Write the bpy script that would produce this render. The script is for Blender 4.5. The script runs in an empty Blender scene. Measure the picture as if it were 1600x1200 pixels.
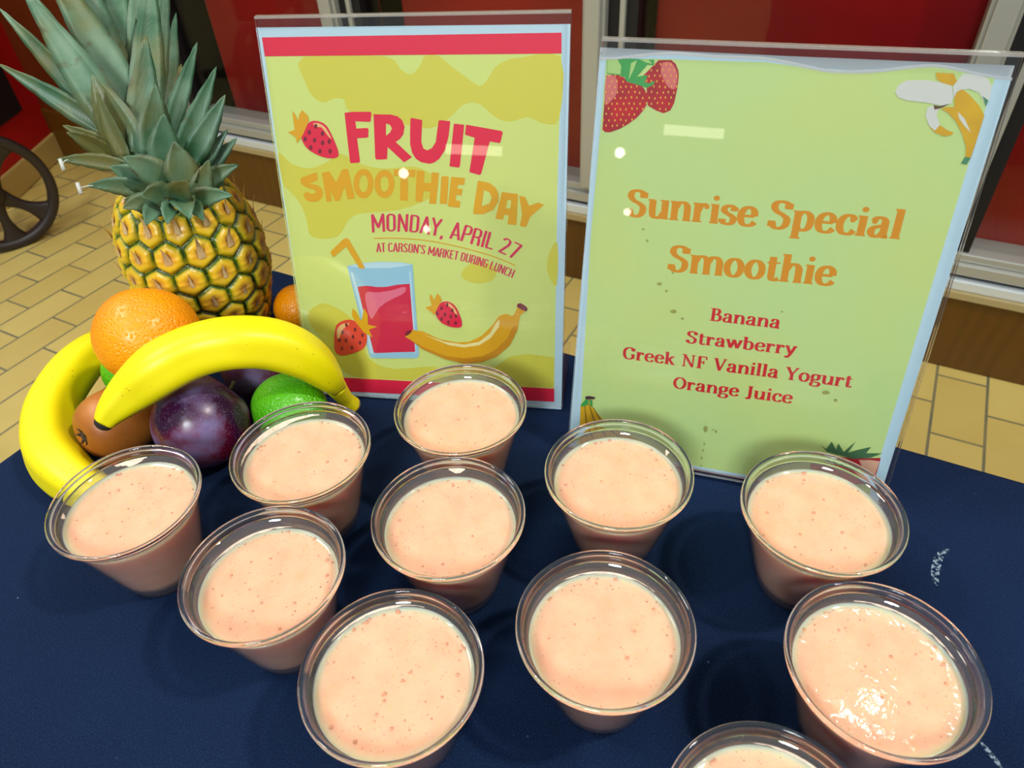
import bpy, bmesh, math, random
from math import sin, cos, pi, radians, sqrt, atan2
from mathutils import Vector, Matrix, noise
from mathutils.geometry import tessellate_polygon

scene = bpy.context.scene
COL = scene.collection
rnd = random.Random(7)

# ------------------------------------------------------------------ camera
TZ = 0.74                      # table top height; the floor is z = 0
FPX = 1123.77                  # focal length in pixels of a 1600 px wide frame
CAM = Vector((0, 0, TZ + 0.40976))
PITCH, ROLL, YAW = 0.71697911, -0.0612086, radians(30)
_f = Vector((0, cos(PITCH), -sin(PITCH)))
_r = Vector((1, 0, 0))
_u = _r.cross(_f)
_R = _r * cos(ROLL) + _u * sin(ROLL)
_U = -_r * sin(ROLL) + _u * cos(ROLL)
ROTZ = Matrix.Rotation(YAW, 3, 'Z')
CR, CU, CF = ROTZ @ _R, ROTZ @ _U, ROTZ @ _f
cd = bpy.data.cameras.new('camera')
cd.sensor_width = 36
cd.lens = FPX / 1600 * 36
cd.clip_start = 0.01
cd.dof.use_dof = True
cd.dof.focus_distance = 0.54
cd.dof.aperture_fstop = 15
cam = bpy.data.objects.new('camera', cd)
COL.objects.link(cam)
M = Matrix((CR, CU, -CF)).transposed().to_4x4()
M.translation = CAM
cam.matrix_world = M
scene.camera = cam

# ------------------------------------------------------------------ world, lamps, exposure
w = bpy.data.worlds.new('world')
scene.world = w
w.use_nodes = True
w.node_tree.nodes['Background'].inputs[0].default_value = (0.90, 0.97, 1.0, 1)
_nt = w.node_tree
_tc = _nt.nodes.new('ShaderNodeTexCoord'); _sp = _nt.nodes.new('ShaderNodeSeparateXYZ'); _mr = _nt.nodes.new('ShaderNodeMapRange')
_mr.inputs['From Min'].default_value = 0.1; _mr.inputs['From Max'].default_value = 0.9
_mr.inputs['To Min'].default_value = 0.19; _mr.inputs['To Max'].default_value = 0.75   # dim shop walls, bright ceiling
_nt.links.new(_tc.outputs['Generated'], _sp.inputs[0]); _nt.links.new(_sp.outputs[2], _mr.inputs['Value'])
_nt.links.new(_mr.outputs[0], w.node_tree.nodes['Background'].inputs[1])


def lamp(name, loc, power, size, target=(-0.15, 0.25, TZ), color=(1, 0.94, 0.85)):
    d = bpy.data.lights.new(name, 'AREA')
    d.shape = 'DISK'
    d.size = size
    d.energy = power
    d.color = color
    o = bpy.data.objects.new(name, d)
    COL.objects.link(o)
    o.location = loc
    o.rotation_euler = (Vector(target) - Vector(loc)).to_track_quat('-Z', 'Y').to_euler()
    return o


lamp('ceiling_spot', (1.15, 0.55, 2.9), 36, 0.14)
lamp('ceiling_spot', (-1.4, -0.5, 2.9), 16, 0.2)
lamp('ceiling_spot', (0.45, 1.5, 2.9), 0.4, 0.05)
lamp('fill_panel', (0.5, -2.5, 2.95), 92, 0.8, target=(-0.2, 0.4, TZ + 0.1), color=(0.86, 0.95, 1.0))  # added soft fill from the front, lifts signs and cup sides
lamp('fill_panel', (-2.0, 0.1, 2.9), 22, 0.7, target=(-1.7, 0.9, 0))  # added fill that brightens the floor on the left
far = lamp('aisle_light', (1.97, -14.8, 3.05), 3.4, 0.6, target=(-0.2, 0.4, 1.0), color=(1, 0.9, 0.7))
far.data.shape = 'RECTANGLE'; far.data.size = 1.2; far.data.size_y = 0.2
lamp('aisle_light', (0.75, -19.5, 2.98), 3.0, 0.26, target=(-0.2, 0.4, 1.0))
lamp('counter_lamp', (0.38, -7.57, 1.14), 0.26, 0.08, target=(-0.2, 0.4, 1.0))
vs = scene.view_settings
scene.display_settings.display_device = 'sRGB'
vs.view_transform = 'Standard'
vs.look = 'None'
vs.gamma = 1
vs.use_curve_mapping = False
vs.exposure = -0.12
scene.cycles.max_bounces = 12
scene.cycles.transparent_max_bounces = 24
scene.cycles.caustics_reflective = False
scene.cycles.caustics_refractive = False


# ------------------------------------------------------------------ pixel -> place helpers
def ray(x, y):
    return CR * ((x - 800) / FPX) - CU * ((y - 600) / FPX) + CF


def at(x, y, h):
    """point seen at pixel (x, y) that lies h metres above the table top"""
    d = ray(x, y)
    return CAM + d * ((TZ + h - CAM.z) / d.z)


def at_depth(x, y, dep):
    return CAM + ray(x, y) * dep


# ------------------------------------------------------------------ object helpers
def tag(o, label=None, cat=None, group=None, kind=None):
    if label: o['label'] = label
    if cat: o['category'] = cat
    if group: o['group'] = group
    if kind: o['kind'] = kind
    return o


def empty(name, loc, label, cat, group=None, rot=None):
    o = bpy.data.objects.new(name, None)
    COL.objects.link(o)
    if rot is not None:
        m = rot.to_4x4(); m.translation = Vector(loc); o.matrix_world = m
    else:
        o.location = loc
    o.empty_display_size = 0.02
    return tag(o, label, cat, group)


def obj(name, bm, mat, parent=None, smooth=True, kind=None, label=None):
    me = bpy.data.meshes.new(name)
    bm.normal_update()
    bm.to_mesh(me)
    bm.free()
    for m in (mat if isinstance(mat, (list, tuple)) else [mat]):
        me.materials.append(m)
    if smooth:
        for p in me.polygons: p.use_smooth = True
    o = bpy.data.objects.new(name, me)
    COL.objects.link(o)
    if parent: o.parent = parent
    if kind: o['kind'] = kind
    if label: o['label'] = label
    return o


def box(bm, lo, hi, bevel=0.0):
    vs_ = [bm.verts.new((x, y, z)) for z in (lo[2], hi[2]) for y in (lo[1], hi[1]) for x in (lo[0], hi[0])]
    q = [(0, 2, 3, 1), (4, 5, 7, 6), (0, 1, 5, 4), (2, 6, 7, 3), (0, 4, 6, 2), (1, 3, 7, 5)]
    fs = [bm.faces.new([vs_[i] for i in f]) for f in q]
    if bevel:
        es = list({e for f in fs for e in f.edges})
        bmesh.ops.bevel(bm, geom=es, offset=bevel, segments=2, affect='EDGES', profile=0.5)
    return bm


def lathe(bm, prof, n=64, closed=False):
    """prof: (r, z) list revolved about z"""
    rings = []
    for r, z in prof:
        if r < 1e-6:
            rings.append([bm.verts.new((0, 0, z))])
        else:
            rings.append([bm.verts.new((r * cos(2 * pi * i / n), r * sin(2 * pi * i / n), z)) for i in range(n)])
    pairs = list(zip(rings, rings[1:])) + ([(rings[-1], rings[0])] if closed else [])
    for a, b in pairs:
        for i in range(n):
            j = (i + 1) % n
            if len(a) == 1 and len(b) == 1: continue
            if len(a) == 1: bm.faces.new((a[0], b[j], b[i]))
            elif len(b) == 1: bm.faces.new((a[i], a[j], b[0]))
            else: bm.faces.new((a[i], a[j], b[j], b[i]))
    return bm


def catmull(pts, n=8, closed=False):
    P = [Vector(p) for p in pts]
    N = len(P)
    out = []
    rng = range(N) if closed else range(N - 1)
    for i in rng:
        p0 = P[i - 1] if closed or i > 0 else P[0] * 2 - P[1]
        p1, p2 = P[i], P[(i + 1) % N]
        p3 = P[(i + 2) % N] if closed or i + 2 < N else P[-1] * 2 - P[-2]
        for k in range(n):
            t = k / n
            out.append(0.5 * ((2 * p1) + (p2 - p0) * t + (2 * p0 - 5 * p1 + 4 * p2 - p3) * t * t + (3 * p1 - p0 - 3 * p2 + p3) * t ** 3))
    if not closed: out.append(P[-1].copy())
    return out


def sweep(bm, path, rad, n=20, lobes=0.0, up=Vector((0, 0, 1)), cap=True):
    rings = []
    N = len(path)
    side = None
    for i, p in enumerate(path):
        t = (path[min(i + 1, N - 1)] - path[max(i - 1, 0)]).normalized()
        s = t.cross(up) if side is None else side - t * side.dot(t)
        if s.length < 1e-6: s = t.cross(Vector((1, 0, 0)))
        s.normalize(); side = s
        b = s.cross(t)
        r = rad[i]
        ring = []
        for k in range(n):
            a = 2 * pi * k / n
            rr = r * (1 + lobes * cos(5 * a + 0.6))
            ring.append(bm.verts.new(p + s * cos(a) * rr + b * sin(a) * rr))
        rings.append(ring)
    for a, b in zip(rings, rings[1:]):
        for i in range(n):
            j = (i + 1) % n
            bm.faces.new((a[i], b[i], b[j], a[j]))
    if cap:
        bm.faces.new(rings[0]); bm.faces.new(rings[-1][::-1])
    return bm


# ------------------------------------------------------------------ materials
def lin(c):
    c = c / 255
    return c / 12.92 if c <= 0.04045 else ((c + 0.055) / 1.055) ** 2.4


def S(r, g, b):
    return (lin(r), lin(g), lin(b), 1)


class Mat:
    def __init__(self, name, base=(0.5, 0.5, 0.5, 1), rough=0.5, **kw):
        self.m = bpy.data.materials.new(name)
        self.m.use_nodes = True
        self.nt = self.m.node_tree
        self.p = self.nt.nodes['Principled BSDF']
        self.out = self.nt.nodes['Material Output']
        self.p.inputs['Base Color'].default_value = base
        self.p.inputs['Roughness'].default_value = rough
        for k, v_ in kw.items():
            self.p.inputs[k.replace('_', ' ')].default_value = v_

    def n(self, t, **kw):
        nd = self.nt.nodes.new('ShaderNode' + t)
        for k, v_ in kw.items():
            if hasattr(nd, k): setattr(nd, k, v_)
            else: nd.inputs[k.replace('_', ' ')].default_value = v_
        return nd

    def l(self, a, b):
        self.nt.links.new(a, b)

    def coord(self, which='Object', scale=None, rot=None, loc=None):
        c = self.n('TexCoord')
        if scale is None and rot is None and loc is None: return c.outputs[which]
        mp = self.n('Mapping')
        if scale: mp.inputs['Scale'].default_value = scale
        if rot: mp.inputs['Rotation'].default_value = rot
        if loc: mp.inputs['Location'].default_value = loc
        self.l(c.outputs[which], mp.inputs[0])
        return mp.outputs[0]

    def noise(self, scale, detail=3, rough=0.5, vec=None):
        nd = self.n('TexNoise', Scale=scale, Detail=detail, Roughness=rough)
        self.l(vec if vec is not None else self.coord(), nd.inputs['Vector'])
        return nd.outputs['Fac']

    def voro(self, scale, vec=None, feature='F1'):
        nd = self.n('TexVoronoi', Scale=scale)
        nd.feature = feature
        self.l(vec if vec is not None else self.coord(), nd.inputs['Vector'])
        return nd

    def ramp(self, fac, stops, interp='LINEAR'):
        nd = self.n('ValToRGB')
        nd.color_ramp.interpolation = interp
        e = nd.color_ramp.elements
        while len(e) < len(stops): e.new(0.5)
        for k, (p_, c_) in enumerate(stops):
            e[k].position = p_
            e[k].color = c_ if len(c_) == 4 else (*c_, 1)
        self.l(fac, nd.inputs[0])
        return nd.outputs[0]

    def mix(self, fac, a, b):
        nd = self.n('Mix'); nd.data_type = 'RGBA'
        for s_, v_ in ((0, fac), (6, a), (7, b)):
            if hasattr(v_, 'is_output'): self.l(v_, nd.inputs[s_])
            else: nd.inputs[s_].default_value = v_
        return nd.outputs[2]

    def base(self, sock):
        self.l(sock, self.p.inputs['Base Color'])
        return self

    def bump(self, h, strength=0.3, dist=0.001):
        b = self.n('Bump', Strength=strength, Distance=dist)
        self.l(h, b.inputs['Height'])
        self.l(b.outputs[0], self.p.inputs['Normal'])
        return self


def g(v_): return (v_, v_, v_, 1)


def clear_mat(name, tint, ior=1.49, rough=0.02, haze=0.0, haze_col=(0.8, 0.8, 0.8, 1)):
    """thin clear plastic or glass: light goes straight through, the surface reflects by Fresnel"""
    m = Mat(name)
    tr = m.n('BsdfTransparent'); tr.inputs[0].default_value = tint
    gl = m.n('BsdfGlossy'); gl.inputs['Roughness'].default_value = rough
    lw = m.n('LayerWeight'); lw.inputs[0].default_value = 0.5
    pw = m.n('Math', operation='POWER'); pw.inputs[1].default_value = 5.0; m.l(lw.outputs['Facing'], pw.inputs[0])
    f0 = ((ior - 1) / (ior + 1)) ** 2
    fr = m.n('Math', operation='MULTIPLY_ADD'); fr.inputs[1].default_value = 1 - f0; fr.inputs[2].default_value = f0
    m.l(pw.outputs[0], fr.inputs[0])
    mx = m.n('MixShader')
    body = tr.outputs[0]
    if haze:
        df = m.n('BsdfDiffuse'); df.inputs[0].default_value = haze_col
        tl = m.n('BsdfTranslucent'); tl.inputs[0].default_value = haze_col
        ad = m.n('MixShader'); ad.inputs[0].default_value = 0.5
        m.l(df.outputs[0], ad.inputs[1]); m.l(tl.outputs[0], ad.inputs[2])
        hz = m.n('MixShader'); hz.inputs[0].default_value = haze
        m.l(tr.outputs[0], hz.inputs[1]); m.l(ad.outputs[0], hz.inputs[2])
        body = hz.outputs[0]
    m.l(fr.outputs[0], mx.inputs[0]); m.l(body, mx.inputs[1]); m.l(gl.outputs[0], mx.inputs[2])
    m.l(mx.outputs[0], m.out.inputs[0])
    m.nt.nodes.remove(m.p)
    return m.m


def flat(name, c, rough=0.55, **kw):
    return Mat(name, c, rough, **kw).m


# =================================================================== SETTING
# floor: yellow running-bond tiles, long side square to the wall
m = Mat('floor_tile', rough=0.42)
sx = m.n('SeparateXYZ'); m.l(m.coord(), sx.inputs[0])
cb = m.n('CombineXYZ')
ax = m.n('Math', operation='ADD'); ax.inputs[1].default_value = -1.381 + 0.1065 + 21.3
ay = m.n('Math', operation='ADD'); ay.inputs[1].default_value = -0.242 + 21.3
m.l(sx.outputs[1], ax.inputs[0]); m.l(sx.outputs[0], ay.inputs[0])
m.l(ax.outputs[0], cb.inputs[0]); m.l(ay.outputs[0], cb.inputs[1])
br = m.n('TexBrick', Scale=1.0, Mortar_Size=0.0036, Mortar_Smooth=0.3, Bias=0.0, Brick_Width=0.213, Row_Height=0.1065)
br.inputs['Color1'].default_value = S(212, 188, 108)
br.inputs['Color2'].default_value = S(204, 178, 98)
br.inputs['Mortar'].default_value = S(104, 104, 84)
m.l(cb.outputs[0], br.inputs['Vector'])
m.base(m.mix(m.ramp(m.noise(9, 4), [(0.35, g(0)), (0.75, g(0.35))]), br.outputs['Color'], S(192, 164, 84)))
m.bump(br.outputs['Fac'], -0.4, 0.002)
FLOOR = m.m
bm = bmesh.new(); box(bm, (-5.5, -3.0, -0.05), (3.5, 2.6, 0)); tag(obj('floor', bm, FLOOR, smooth=False), kind='structure')

WY = 1.63
m = Mat('brown_laminate', rough=0.38)
wv = m.n('TexWave', Scale=1.6, Distortion=9.0, Detail=3.0); wv.bands_direction = 'X'
m.l(m.coord(scale=(6, 1, 1.2)), wv.inputs[0])
m.base(m.mix(wv.outputs['Fac'], S(94, 60, 10), S(87, 55, 9)))
BROWN = m.m
ALU = Mat('aluminium', S(176, 176, 166), 0.3, Metallic=0.35).m
ALU2 = Mat('aluminium_bright', S(218, 226, 228), 0.25, Metallic=0.3).m
BLACK = flat('black_gap', S(10, 9, 12), 0.5)
m = Mat('red_panel', rough=0.35)
m.base(m.mix(m.ramp(m.noise(2.2, 3), [(0.3, g(0)), (0.7, g(1))]), S(150, 2, 8), S(116, 1, 12)))
RED = m.m
m = Mat('brown_wood_panel', rough=0.4)
m.base(m.mix(m.noise(5, 4, vec=m.coord(scale=(3, 3, 0.4))), S(112, 48, 14), S(84, 34, 10)))
WOOD = m.m
GLASS = clear_mat('window_glass', (0.93, 0.95, 0.94, 1), 1.28, 0.01)

bm = bmesh.new(); box(bm, (-3.2, WY, 0), (2.2, WY + 0.1, 0.192), 0.004)
tag(obj('baseboard_back', bm, BROWN, smooth=False), kind='structure')
# aluminium sill: stepped extrusion
bm = bmesh.new(); box(bm, (-2.3, WY - 0.012, 0.192), (2.2, WY + 0.1, 0.212), 0.003)
tag(obj('trim_1', bm, flat('sill_putty', S(168, 150, 104), 0.5), smooth=False), kind='structure')
bm = bmesh.new(); box(bm, (-2.3, WY - 0.006, 0.212), (2.2, WY + 0.1, 0.236), 0.003)
tag(obj('trim_2', bm, ALU2, smooth=False), kind='structure')
bm = bmesh.new(); box(bm, (-2.3, WY + 0.012, 0.236), (2.2, WY + 0.1, 0.246))
tag(obj('trim_3', bm, BLACK, smooth=False), kind='structure')
bm = bmesh.new(); box(bm, (-2.3, WY + 0.0, 0.246), (2.2, WY + 0.1, 0.272), 0.003)
box(bm, (-2.3, WY + 0.012, 0.272), (2.2, WY + 0.1, 0.292), 0.003)
tag(obj('trim_4', bm, ALU, smooth=False), kind='structure')
# mullions: a pale face and the dark side of the frame to its right
mull = [-2.24, -1.47, -0.70, 0.085, 0.86, 1.64]
for i, x in enumerate(mull):
    e = tag(bpy.data.objects.new('trim_%d' % (5 + i), None), kind='structure'); COL.objects.link(e)
    e.location = (x, WY, 0.292)
    bm = bmesh.new(); box(bm, (0, 0.0, 0), (0.055, 0.1, 1.9), 0.003); box(bm, (0.008, -0.012, 0), (0.047, 0.0, 1.9), 0.003)
    obj('frame', bm, ALU, e, smooth=False)
    bm = bmesh.new(); box(bm, (0.055, 0.02, 0), (0.085, 0.1, 1.9)); box(bm, (0.098, 0.02, 0), (0.125, 0.1, 1.9))
    obj('dark_channel', bm, BLACK, e, smooth=False)
    bm = bmesh.new(); box(bm, (0.085, 0.01, 0), (0.098, 0.1, 1.9), 0.002)
    obj('bead', bm, ALU, e, smooth=False)
# panes and what is behind them
for i in range(5):
    x0, x1 = mull[i] + 0.125, mull[i + 1]
    bm = bmesh.new(); box(bm, (x0, WY + 0.045, 0.292), (x1, WY + 0.051, 2.19))
    tag(obj('window_%d' % (i + 1), bm, GLASS, smooth=False), kind='structure')
bm = bmesh.new(); box(bm, (-3.2, WY + 0.5, 0), (2.2, WY + 0.55, 2.2))
tag(obj('wall_back', bm, BLACK, smooth=False), kind='structure')
bm = bmesh.new(); box(bm, (-3.2, WY, 2.19), (2.2, WY + 0.5, 2.3))
tag(obj('trim_11', bm, ALU, smooth=False), kind='structure')
# red boards standing behind the panes
for (x0, x1, lab) in [(-2.02, -1.36, 'dark red board standing behind the first window pane, by the pineapple crown'),
                      (-1.27, -0.60, 'dark red board behind the window pane above the yellow event sign'),
                      (-0.56, 0.16, 'dark red board behind the window pane above the green menu sign'),
                      (0.20, 0.95, 'dark red board behind the window pane at the right edge')]:
    bm = bmesh.new(); box(bm, (x0, WY + 0.10, 0.20), (x1, WY + 0.13, 2.1), 0.006)
    tag(obj('red_board', bm, RED, smooth=False), lab, 'board', 'red boards behind the windows')
# wooden panel left of the first pane
bm = bmesh.new(); box(bm, (-3.2, WY + 0.012, 0.192), (-2.24, WY + 0.1, 2.2))
tag(obj('wall_left_back', bm, WOOD, smooth=False), kind='structure')
# red wall at the far left with a tan cove base
P0, P1 = Vector((-3.009, 1.665, 0)), Vector((-2.896, 1.465, 0))
d = (P1 - P0).normalized()
nrm = Vector((d.y, -d.x, 0))
if nrm.x > 0: nrm = -nrm                      # into the wall
rot = Matrix((d, nrm, Vector((0, 0, 1)))).transposed()


def wall_box(lo, hi, bevel=0.0):
    bm = bmesh.new(); box(bm, lo, hi, bevel)
    m4 = rot.to_4x4(); m4.translation = P0
    bm.transform(m4)
    bmesh.ops.recalc_face_normals(bm, faces=bm.faces)
    return bm


tag(obj('wall_left', wall_box((0, 0.012, 0), (0.5, 0.12, 2.2)), flat('red_wall', S(178, 8, 14), 0.5), smooth=False), kind='structure')
tag(obj('baseboard_left', wall_box((0, 0, 0), (0.5, 0.014, 0.098), 0.006), flat('tan_base', S(190, 160, 92), 0.5), smooth=False), kind='structure')
PW = wall_box((0.162, -0.006, 0.236), (0.49, 0.012, 0.62), 0.002)
e = empty('notice_panel', P0 + d * 0.33 - nrm * 0.004 + Vector((0, 0, 0.236)), 'black notice panel on the red wall at the left edge', 'panel')
bm = PW; bm.transform(Matrix.Translation(-e.location)); obj('board', bm, BLACK, e, smooth=False)

# =================================================================== TABLE
m = Mat('navy_spandex', rough=0.85, Specular_IOR_Level=0.12, Sheen_Weight=0.03, Sheen_Roughness=0.4)
m.p.inputs['Sheen Tint'].default_value = S(120, 160, 220)
big = m.noise(5, 3)
fine = m.noise(1300, 2)
c0 = m.mix(m.ramp(big, [(0.3, g(0)), (0.7, g(1))]), S(9, 25, 52), S(13, 33, 65))
c1 = m.mix(m.ramp(fine, [(0.52, g(0)), (0.74, g(0.8))]), c0, S(36, 58, 94))
lint = m.voro(42)
c2 = m.mix(m.ramp(lint.outputs['Distance'], [(0.0, g(0.7)), (0.035, g(0.0))]), c1, S(120, 140, 170))
m.base(c2)
wv = m.n('TexWave', Scale=520.0); m.l(m.coord(rot=(0, 0, 0.6)), wv.inputs[0])
bsum = m.n('Math', operation='ADD'); m.l(wv.outputs['Fac'], bsum.inputs[0])
bl = m.n('Math', operation='MULTIPLY'); bl.inputs[1].default_value = 4.0
m.l(m.noise(14, 2, vec=m.coord(scale=(1, 2.2, 1), rot=(0, 0, 0.4))), bl.inputs[0]); m.l(bl.outputs[0], bsum.inputs[1])
m.bump(bsum.outputs[0], 0.35, 0.0006)
NAVY = m.m
TX0, TX1, TY0, TY1 = -0.572, 1.26, -0.293, 0.471
table = empty('table', ((TX0 + TX1) / 2, (TY0 + TY1) / 2, 0), 'long table under a stretched navy blue cloth', 'table')


def trect(x0, x1, y0, y1, z, r=0.012, k=5):
    out = []
    for cx, cy, a0 in ((x1 - r, y1 - r, 0), (x0 + r, y1 - r, 90), (x0 + r, y0 + r, 180), (x1 - r, y0 + r, 270)):
        for i in range(k + 1):
            a = radians(a0 + 90 * i / k)
            out.append(Vector((cx + r * cos(a), cy + r * sin(a), z)))
    return out


bm = bmesh.new()
rings = []
off = table.location
for dz, ins, r in ((0.0, 0.010, 0.008), (-0.0015, 0.0045, 0.011), (-0.005, 0.0012, 0.014), (-0.011, 0.0, 0.015), (-0.05, 0.004, 0.02), (-0.35, 0.045, 0.05), (-0.62, 0.03, 0.04), (-0.739, 0.004, 0.03)):
    rings.append([bm.verts.new(p - off) for p in trect(TX0 + ins, TX1 - ins, TY0 + ins, TY1 - ins, TZ + dz, r)])
for a, b in zip(rings, rings[1:]):
    for i in range(len(a)):
        j = (i + 1) % len(a)
        bm.faces.new((a[j], a[i], b[i], b[j]))
bm.faces.new(rings[0])
bm.faces.new(rings[-1][::-1])
obj('fitted_cloth', bm, NAVY, table)
# a dried white smear, and a cloth crease painted as a pale line
SMEAR_CREASE = Mat('smear_and_crease', S(150, 170, 185), 0.9)
SMEAR_CREASE.l(SMEAR_CREASE.ramp(SMEAR_CREASE.noise(420, 3), [(0.45, g(0)), (0.6, g(0.75))]), SMEAR_CREASE.p.inputs['Alpha'])
for line, wd in (([(1483, 858), (1470, 866), (1463, 884), (1461, 902), (1465, 915)], 0.0026), ([(1531, 1158), (1543, 1172), (1556, 1188), (1566, 1202)], 0.0014)):
    path = catmull([at(x, y, 0.0004) for x, y in line], 6)
    bm = bmesh.new()
    rows = []
    for i, p in enumerate(path):
        t = (path[min(i + 1, len(path) - 1)] - path[max(i - 1, 0)]).normalized()
        s = Vector((-t.y, t.x, 0)) * wd * (sin(pi * (i + 0.4) / (len(path) + 0.2)) ** 0.6)
        rows.append((bm.verts.new(p + s - off), bm.verts.new(p - s - off)))
    for a, b in zip(rows, rows[1:]): bm.faces.new((a[0], b[0], b[1], a[1]))
    obj('cloth_mark', bm, SMEAR_CREASE.m, table, label='pale streak, dried stain and painted crease')

# =================================================================== CART at the left edge
cart_c = at_depth(-2, 330, 2.30)
WR = 0.187
cart = empty('cart', (cart_c.x, cart_c.y, 0), 'dark cart with a spoked wheel, cut off by the left edge', 'cart')
view = (Vector((cart_c.x, cart_c.y, 0)) - Vector((CAM.x, CAM.y, 0))).normalized()
wx = Vector((view.y, -view.x, 0))            # wheel plane: wx and z, axle along view
mw = Matrix((wx, Vector((0, 0, 1)), -view)).transposed().to_4x4()
CARTM = Mat('dark_iron', S(34, 22, 16), 0.45); CARTM = CARTM.m
ang = [58, -38, 135, 205, 270]
bm = bmesh.new()
# rim
N = 72
prof = [(WR, -0.016), (WR, 0.016), (WR - 0.006, 0.019), (WR - 0.026, 0.017), (WR - 0.030, 0.010), (WR - 0.030, -0.010), (WR - 0.026, -0.017), (WR - 0.006, -0.019)]
lathe(bm, prof, N, closed=True)
bmesh.ops.recalc_face_normals(bm, faces=bm.faces)
mz = mw.copy(); mz.translation = Vector((0, 0, WR))
bm.transform(mz)
wheel = obj('wheel', bm, CARTM, cart)
for a_ in (56, -40, 128, 200, 272):
    a0 = radians(a_)
    bm = bmesh.new()
    L_ = WR - 0.024
    secs = []
    for k in range(9):
        t = k / 8
        rr = 0.025 + t * (L_ - 0.025)
        wdt = 0.030 - 0.016 * sin(pi * min(1, t * 1.0)) + 0.012 * t ** 4
        th = 0.012
        ca, sa = cos(a0), sin(a0)
        secs.append([bm.verts.new((ca * rr - sa * s1 * wdt, sa * rr + ca * s1 * wdt, s2 * th)) for s1, s2 in ((-1, -0.5), (-0.7, -1), (0.7, -1), (1, -0.5), (1, 0.5), (0.7, 1), (-0.7, 1), (-1, 0.5))])
    for A_, B_ in zip(secs, secs[1:]):
        for i in range(8): bm.faces.new((A_[i], A_[(i + 1) % 8], B_[(i + 1) % 8], B_[i]))
    bmesh.ops.recalc_face_normals(bm, faces=bm.faces)
    bm.transform(mz)
    obj('spoke', bm, CARTM, wheel)
bm = bmesh.new()
lathe(bm, [(0, 0.034), (0.014, 0.034), (0.017, 0.03), (0.034, 0.024), (0.04, 0.018), (0.04, -0.018), (0, -0.02)], 32)
bmesh.ops.recalc_face_normals(bm, faces=bm.faces)
bm.transform(mz)
obj('hub', bm, CARTM, wheel)
bm = bmesh.new(); box(bm, (-1.3, 0.27, -0.24), (-0.46, 0.55, -0.05), 0.01); bm.transform(mw); obj('bed', bm, CARTM, cart, smooth=False)
bm = bmesh.new(); box(bm, (-0.02, WR - 0.015, -0.24), (0.02, WR + 0.015, -0.02), 0.004); box(bm, (-0.52, WR - 0.015, -0.16), (0.02, WR + 0.015, -0.1), 0.004); box(bm, (-0.52, WR, -0.16), (-0.485, 0.3, -0.1), 0.004); bm.transform(mw); obj('axle', bm, CARTM, cart, smooth=False)
bm = bmesh.new(); box(bm, (-0.9, 0, -0.22), (-0.86, 0.3, -0.18), 0.004); bm.transform(mw); obj('leg', bm, CARTM, cart, smooth=False)
bm = bmesh.new(); box(bm, (-0.9, 0, -0.1), (-0.86, 0.3, -0.06), 0.004); bm.transform(mw); obj('leg', bm, CARTM, cart, smooth=False)

# =================================================================== CUPS OF SMOOTHIE
CUPM = clear_mat('clear_cup', (0.96, 0.955, 0.95, 1), 1.85, 0.03, haze=0.10, haze_col=(0.86, 0.76, 0.73, 1))  # milky haze, its pinkish tint standing in for the drink's reflection
m = Mat('pink_smoothie', rough=0.04, Subsurface_Weight=0.85, Subsurface_Scale=0.016)
m.p.inputs['Subsurface Radius'].default_value = (1.0, 0.42, 0.2)
co = m.coord()
base_c = m.mix(m.ramp(m.noise(60, 4), [(0.35, g(0)), (0.7, g(1))]), S(243, 188, 154), S(237, 175, 140))
v1 = m.voro(520)
k1 = m.ramp(v1.outputs['Distance'], [(0.06, g(1)), (0.2, g(0))])
vr = m.n('SeparateColor'); m.l(v1.outputs['Color'], vr.inputs[0])
k1b = m.ramp(vr.outputs[0], [(0.80, g(0)), (0.82, g(1))])
kk = m.n('Math', operation='MULTIPLY'); m.l(k1, kk.inputs[0]); m.l(k1b, kk.inputs[1])
c1 = m.mix(kk.outputs[0], base_c, S(190, 96, 74))
v2 = m.voro(120)
vr2 = m.n('SeparateColor'); m.l(v2.outputs['Color'], vr2.inputs[0])
k2 = m.n('Math', operation='MULTIPLY')
m.l(m.ramp(v2.outputs['Distance'], [(0.02, g(0.9)), (0.09, g(0))]), k2.inputs[0]); m.l(m.ramp(vr2.outputs[1], [(0.72, g(0)), (0.74, g(1))]), k2.inputs[1])
c1 = m.mix(k2.outputs[0], c1, S(130, 50, 44))
# pale film where the drink thins out against the cup
sp = m.n('SeparateXYZ'); m.l(co, sp.inputs[0])
rr_ = m.n('Vector' + 'Math'); rr_.operation = 'LENGTH'
cbx = m.n('CombineXYZ'); m.l(sp.outputs[0], cbx.inputs[0]); m.l(sp.outputs[1], cbx.inputs[1]); m.l(cbx.outputs[0], rr_.inputs[0])
edge = m.ramp(rr_.outputs['Value'], [(0.0362, g(0)), (0.0388, g(0.5))])
zup = m.ramp(sp.outputs[2], [(0.0545, g(0)), (0.0555, g(1))])
ee = m.n('Math', operation='MULTIPLY'); m.l(edge, ee.inputs[0]); m.l(zup, ee.inputs[1])
m.base(m.mix(ee.outputs[0], c1, S(240, 214, 178)))
bs = m.n('Math', operation='ADD'); m.l(m.noise(260, 2), bs.inputs[0])
bb_ = m.n('Math', operation='MULTIPLY'); bb_.inputs[1].default_value = 1.5; m.l(m.noise(85, 2), bb_.inputs[0]); m.l(bb_.outputs[0], bs.inputs[1])
m.bump(bs.outputs[0], 0.16, 0.0005)
SMOOTHIE = m.m
BUBBLE = Mat('bubble_film', S(206, 146, 112), 0.05).m
FOAM = Mat('foam_film', S(240, 230, 212), 0.5)
FOAM.l(FOAM.ramp(FOAM.noise(260, 3), [(0.3, g(0.7)), (0.6, g(1))]), FOAM.p.inputs['Alpha'])
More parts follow.
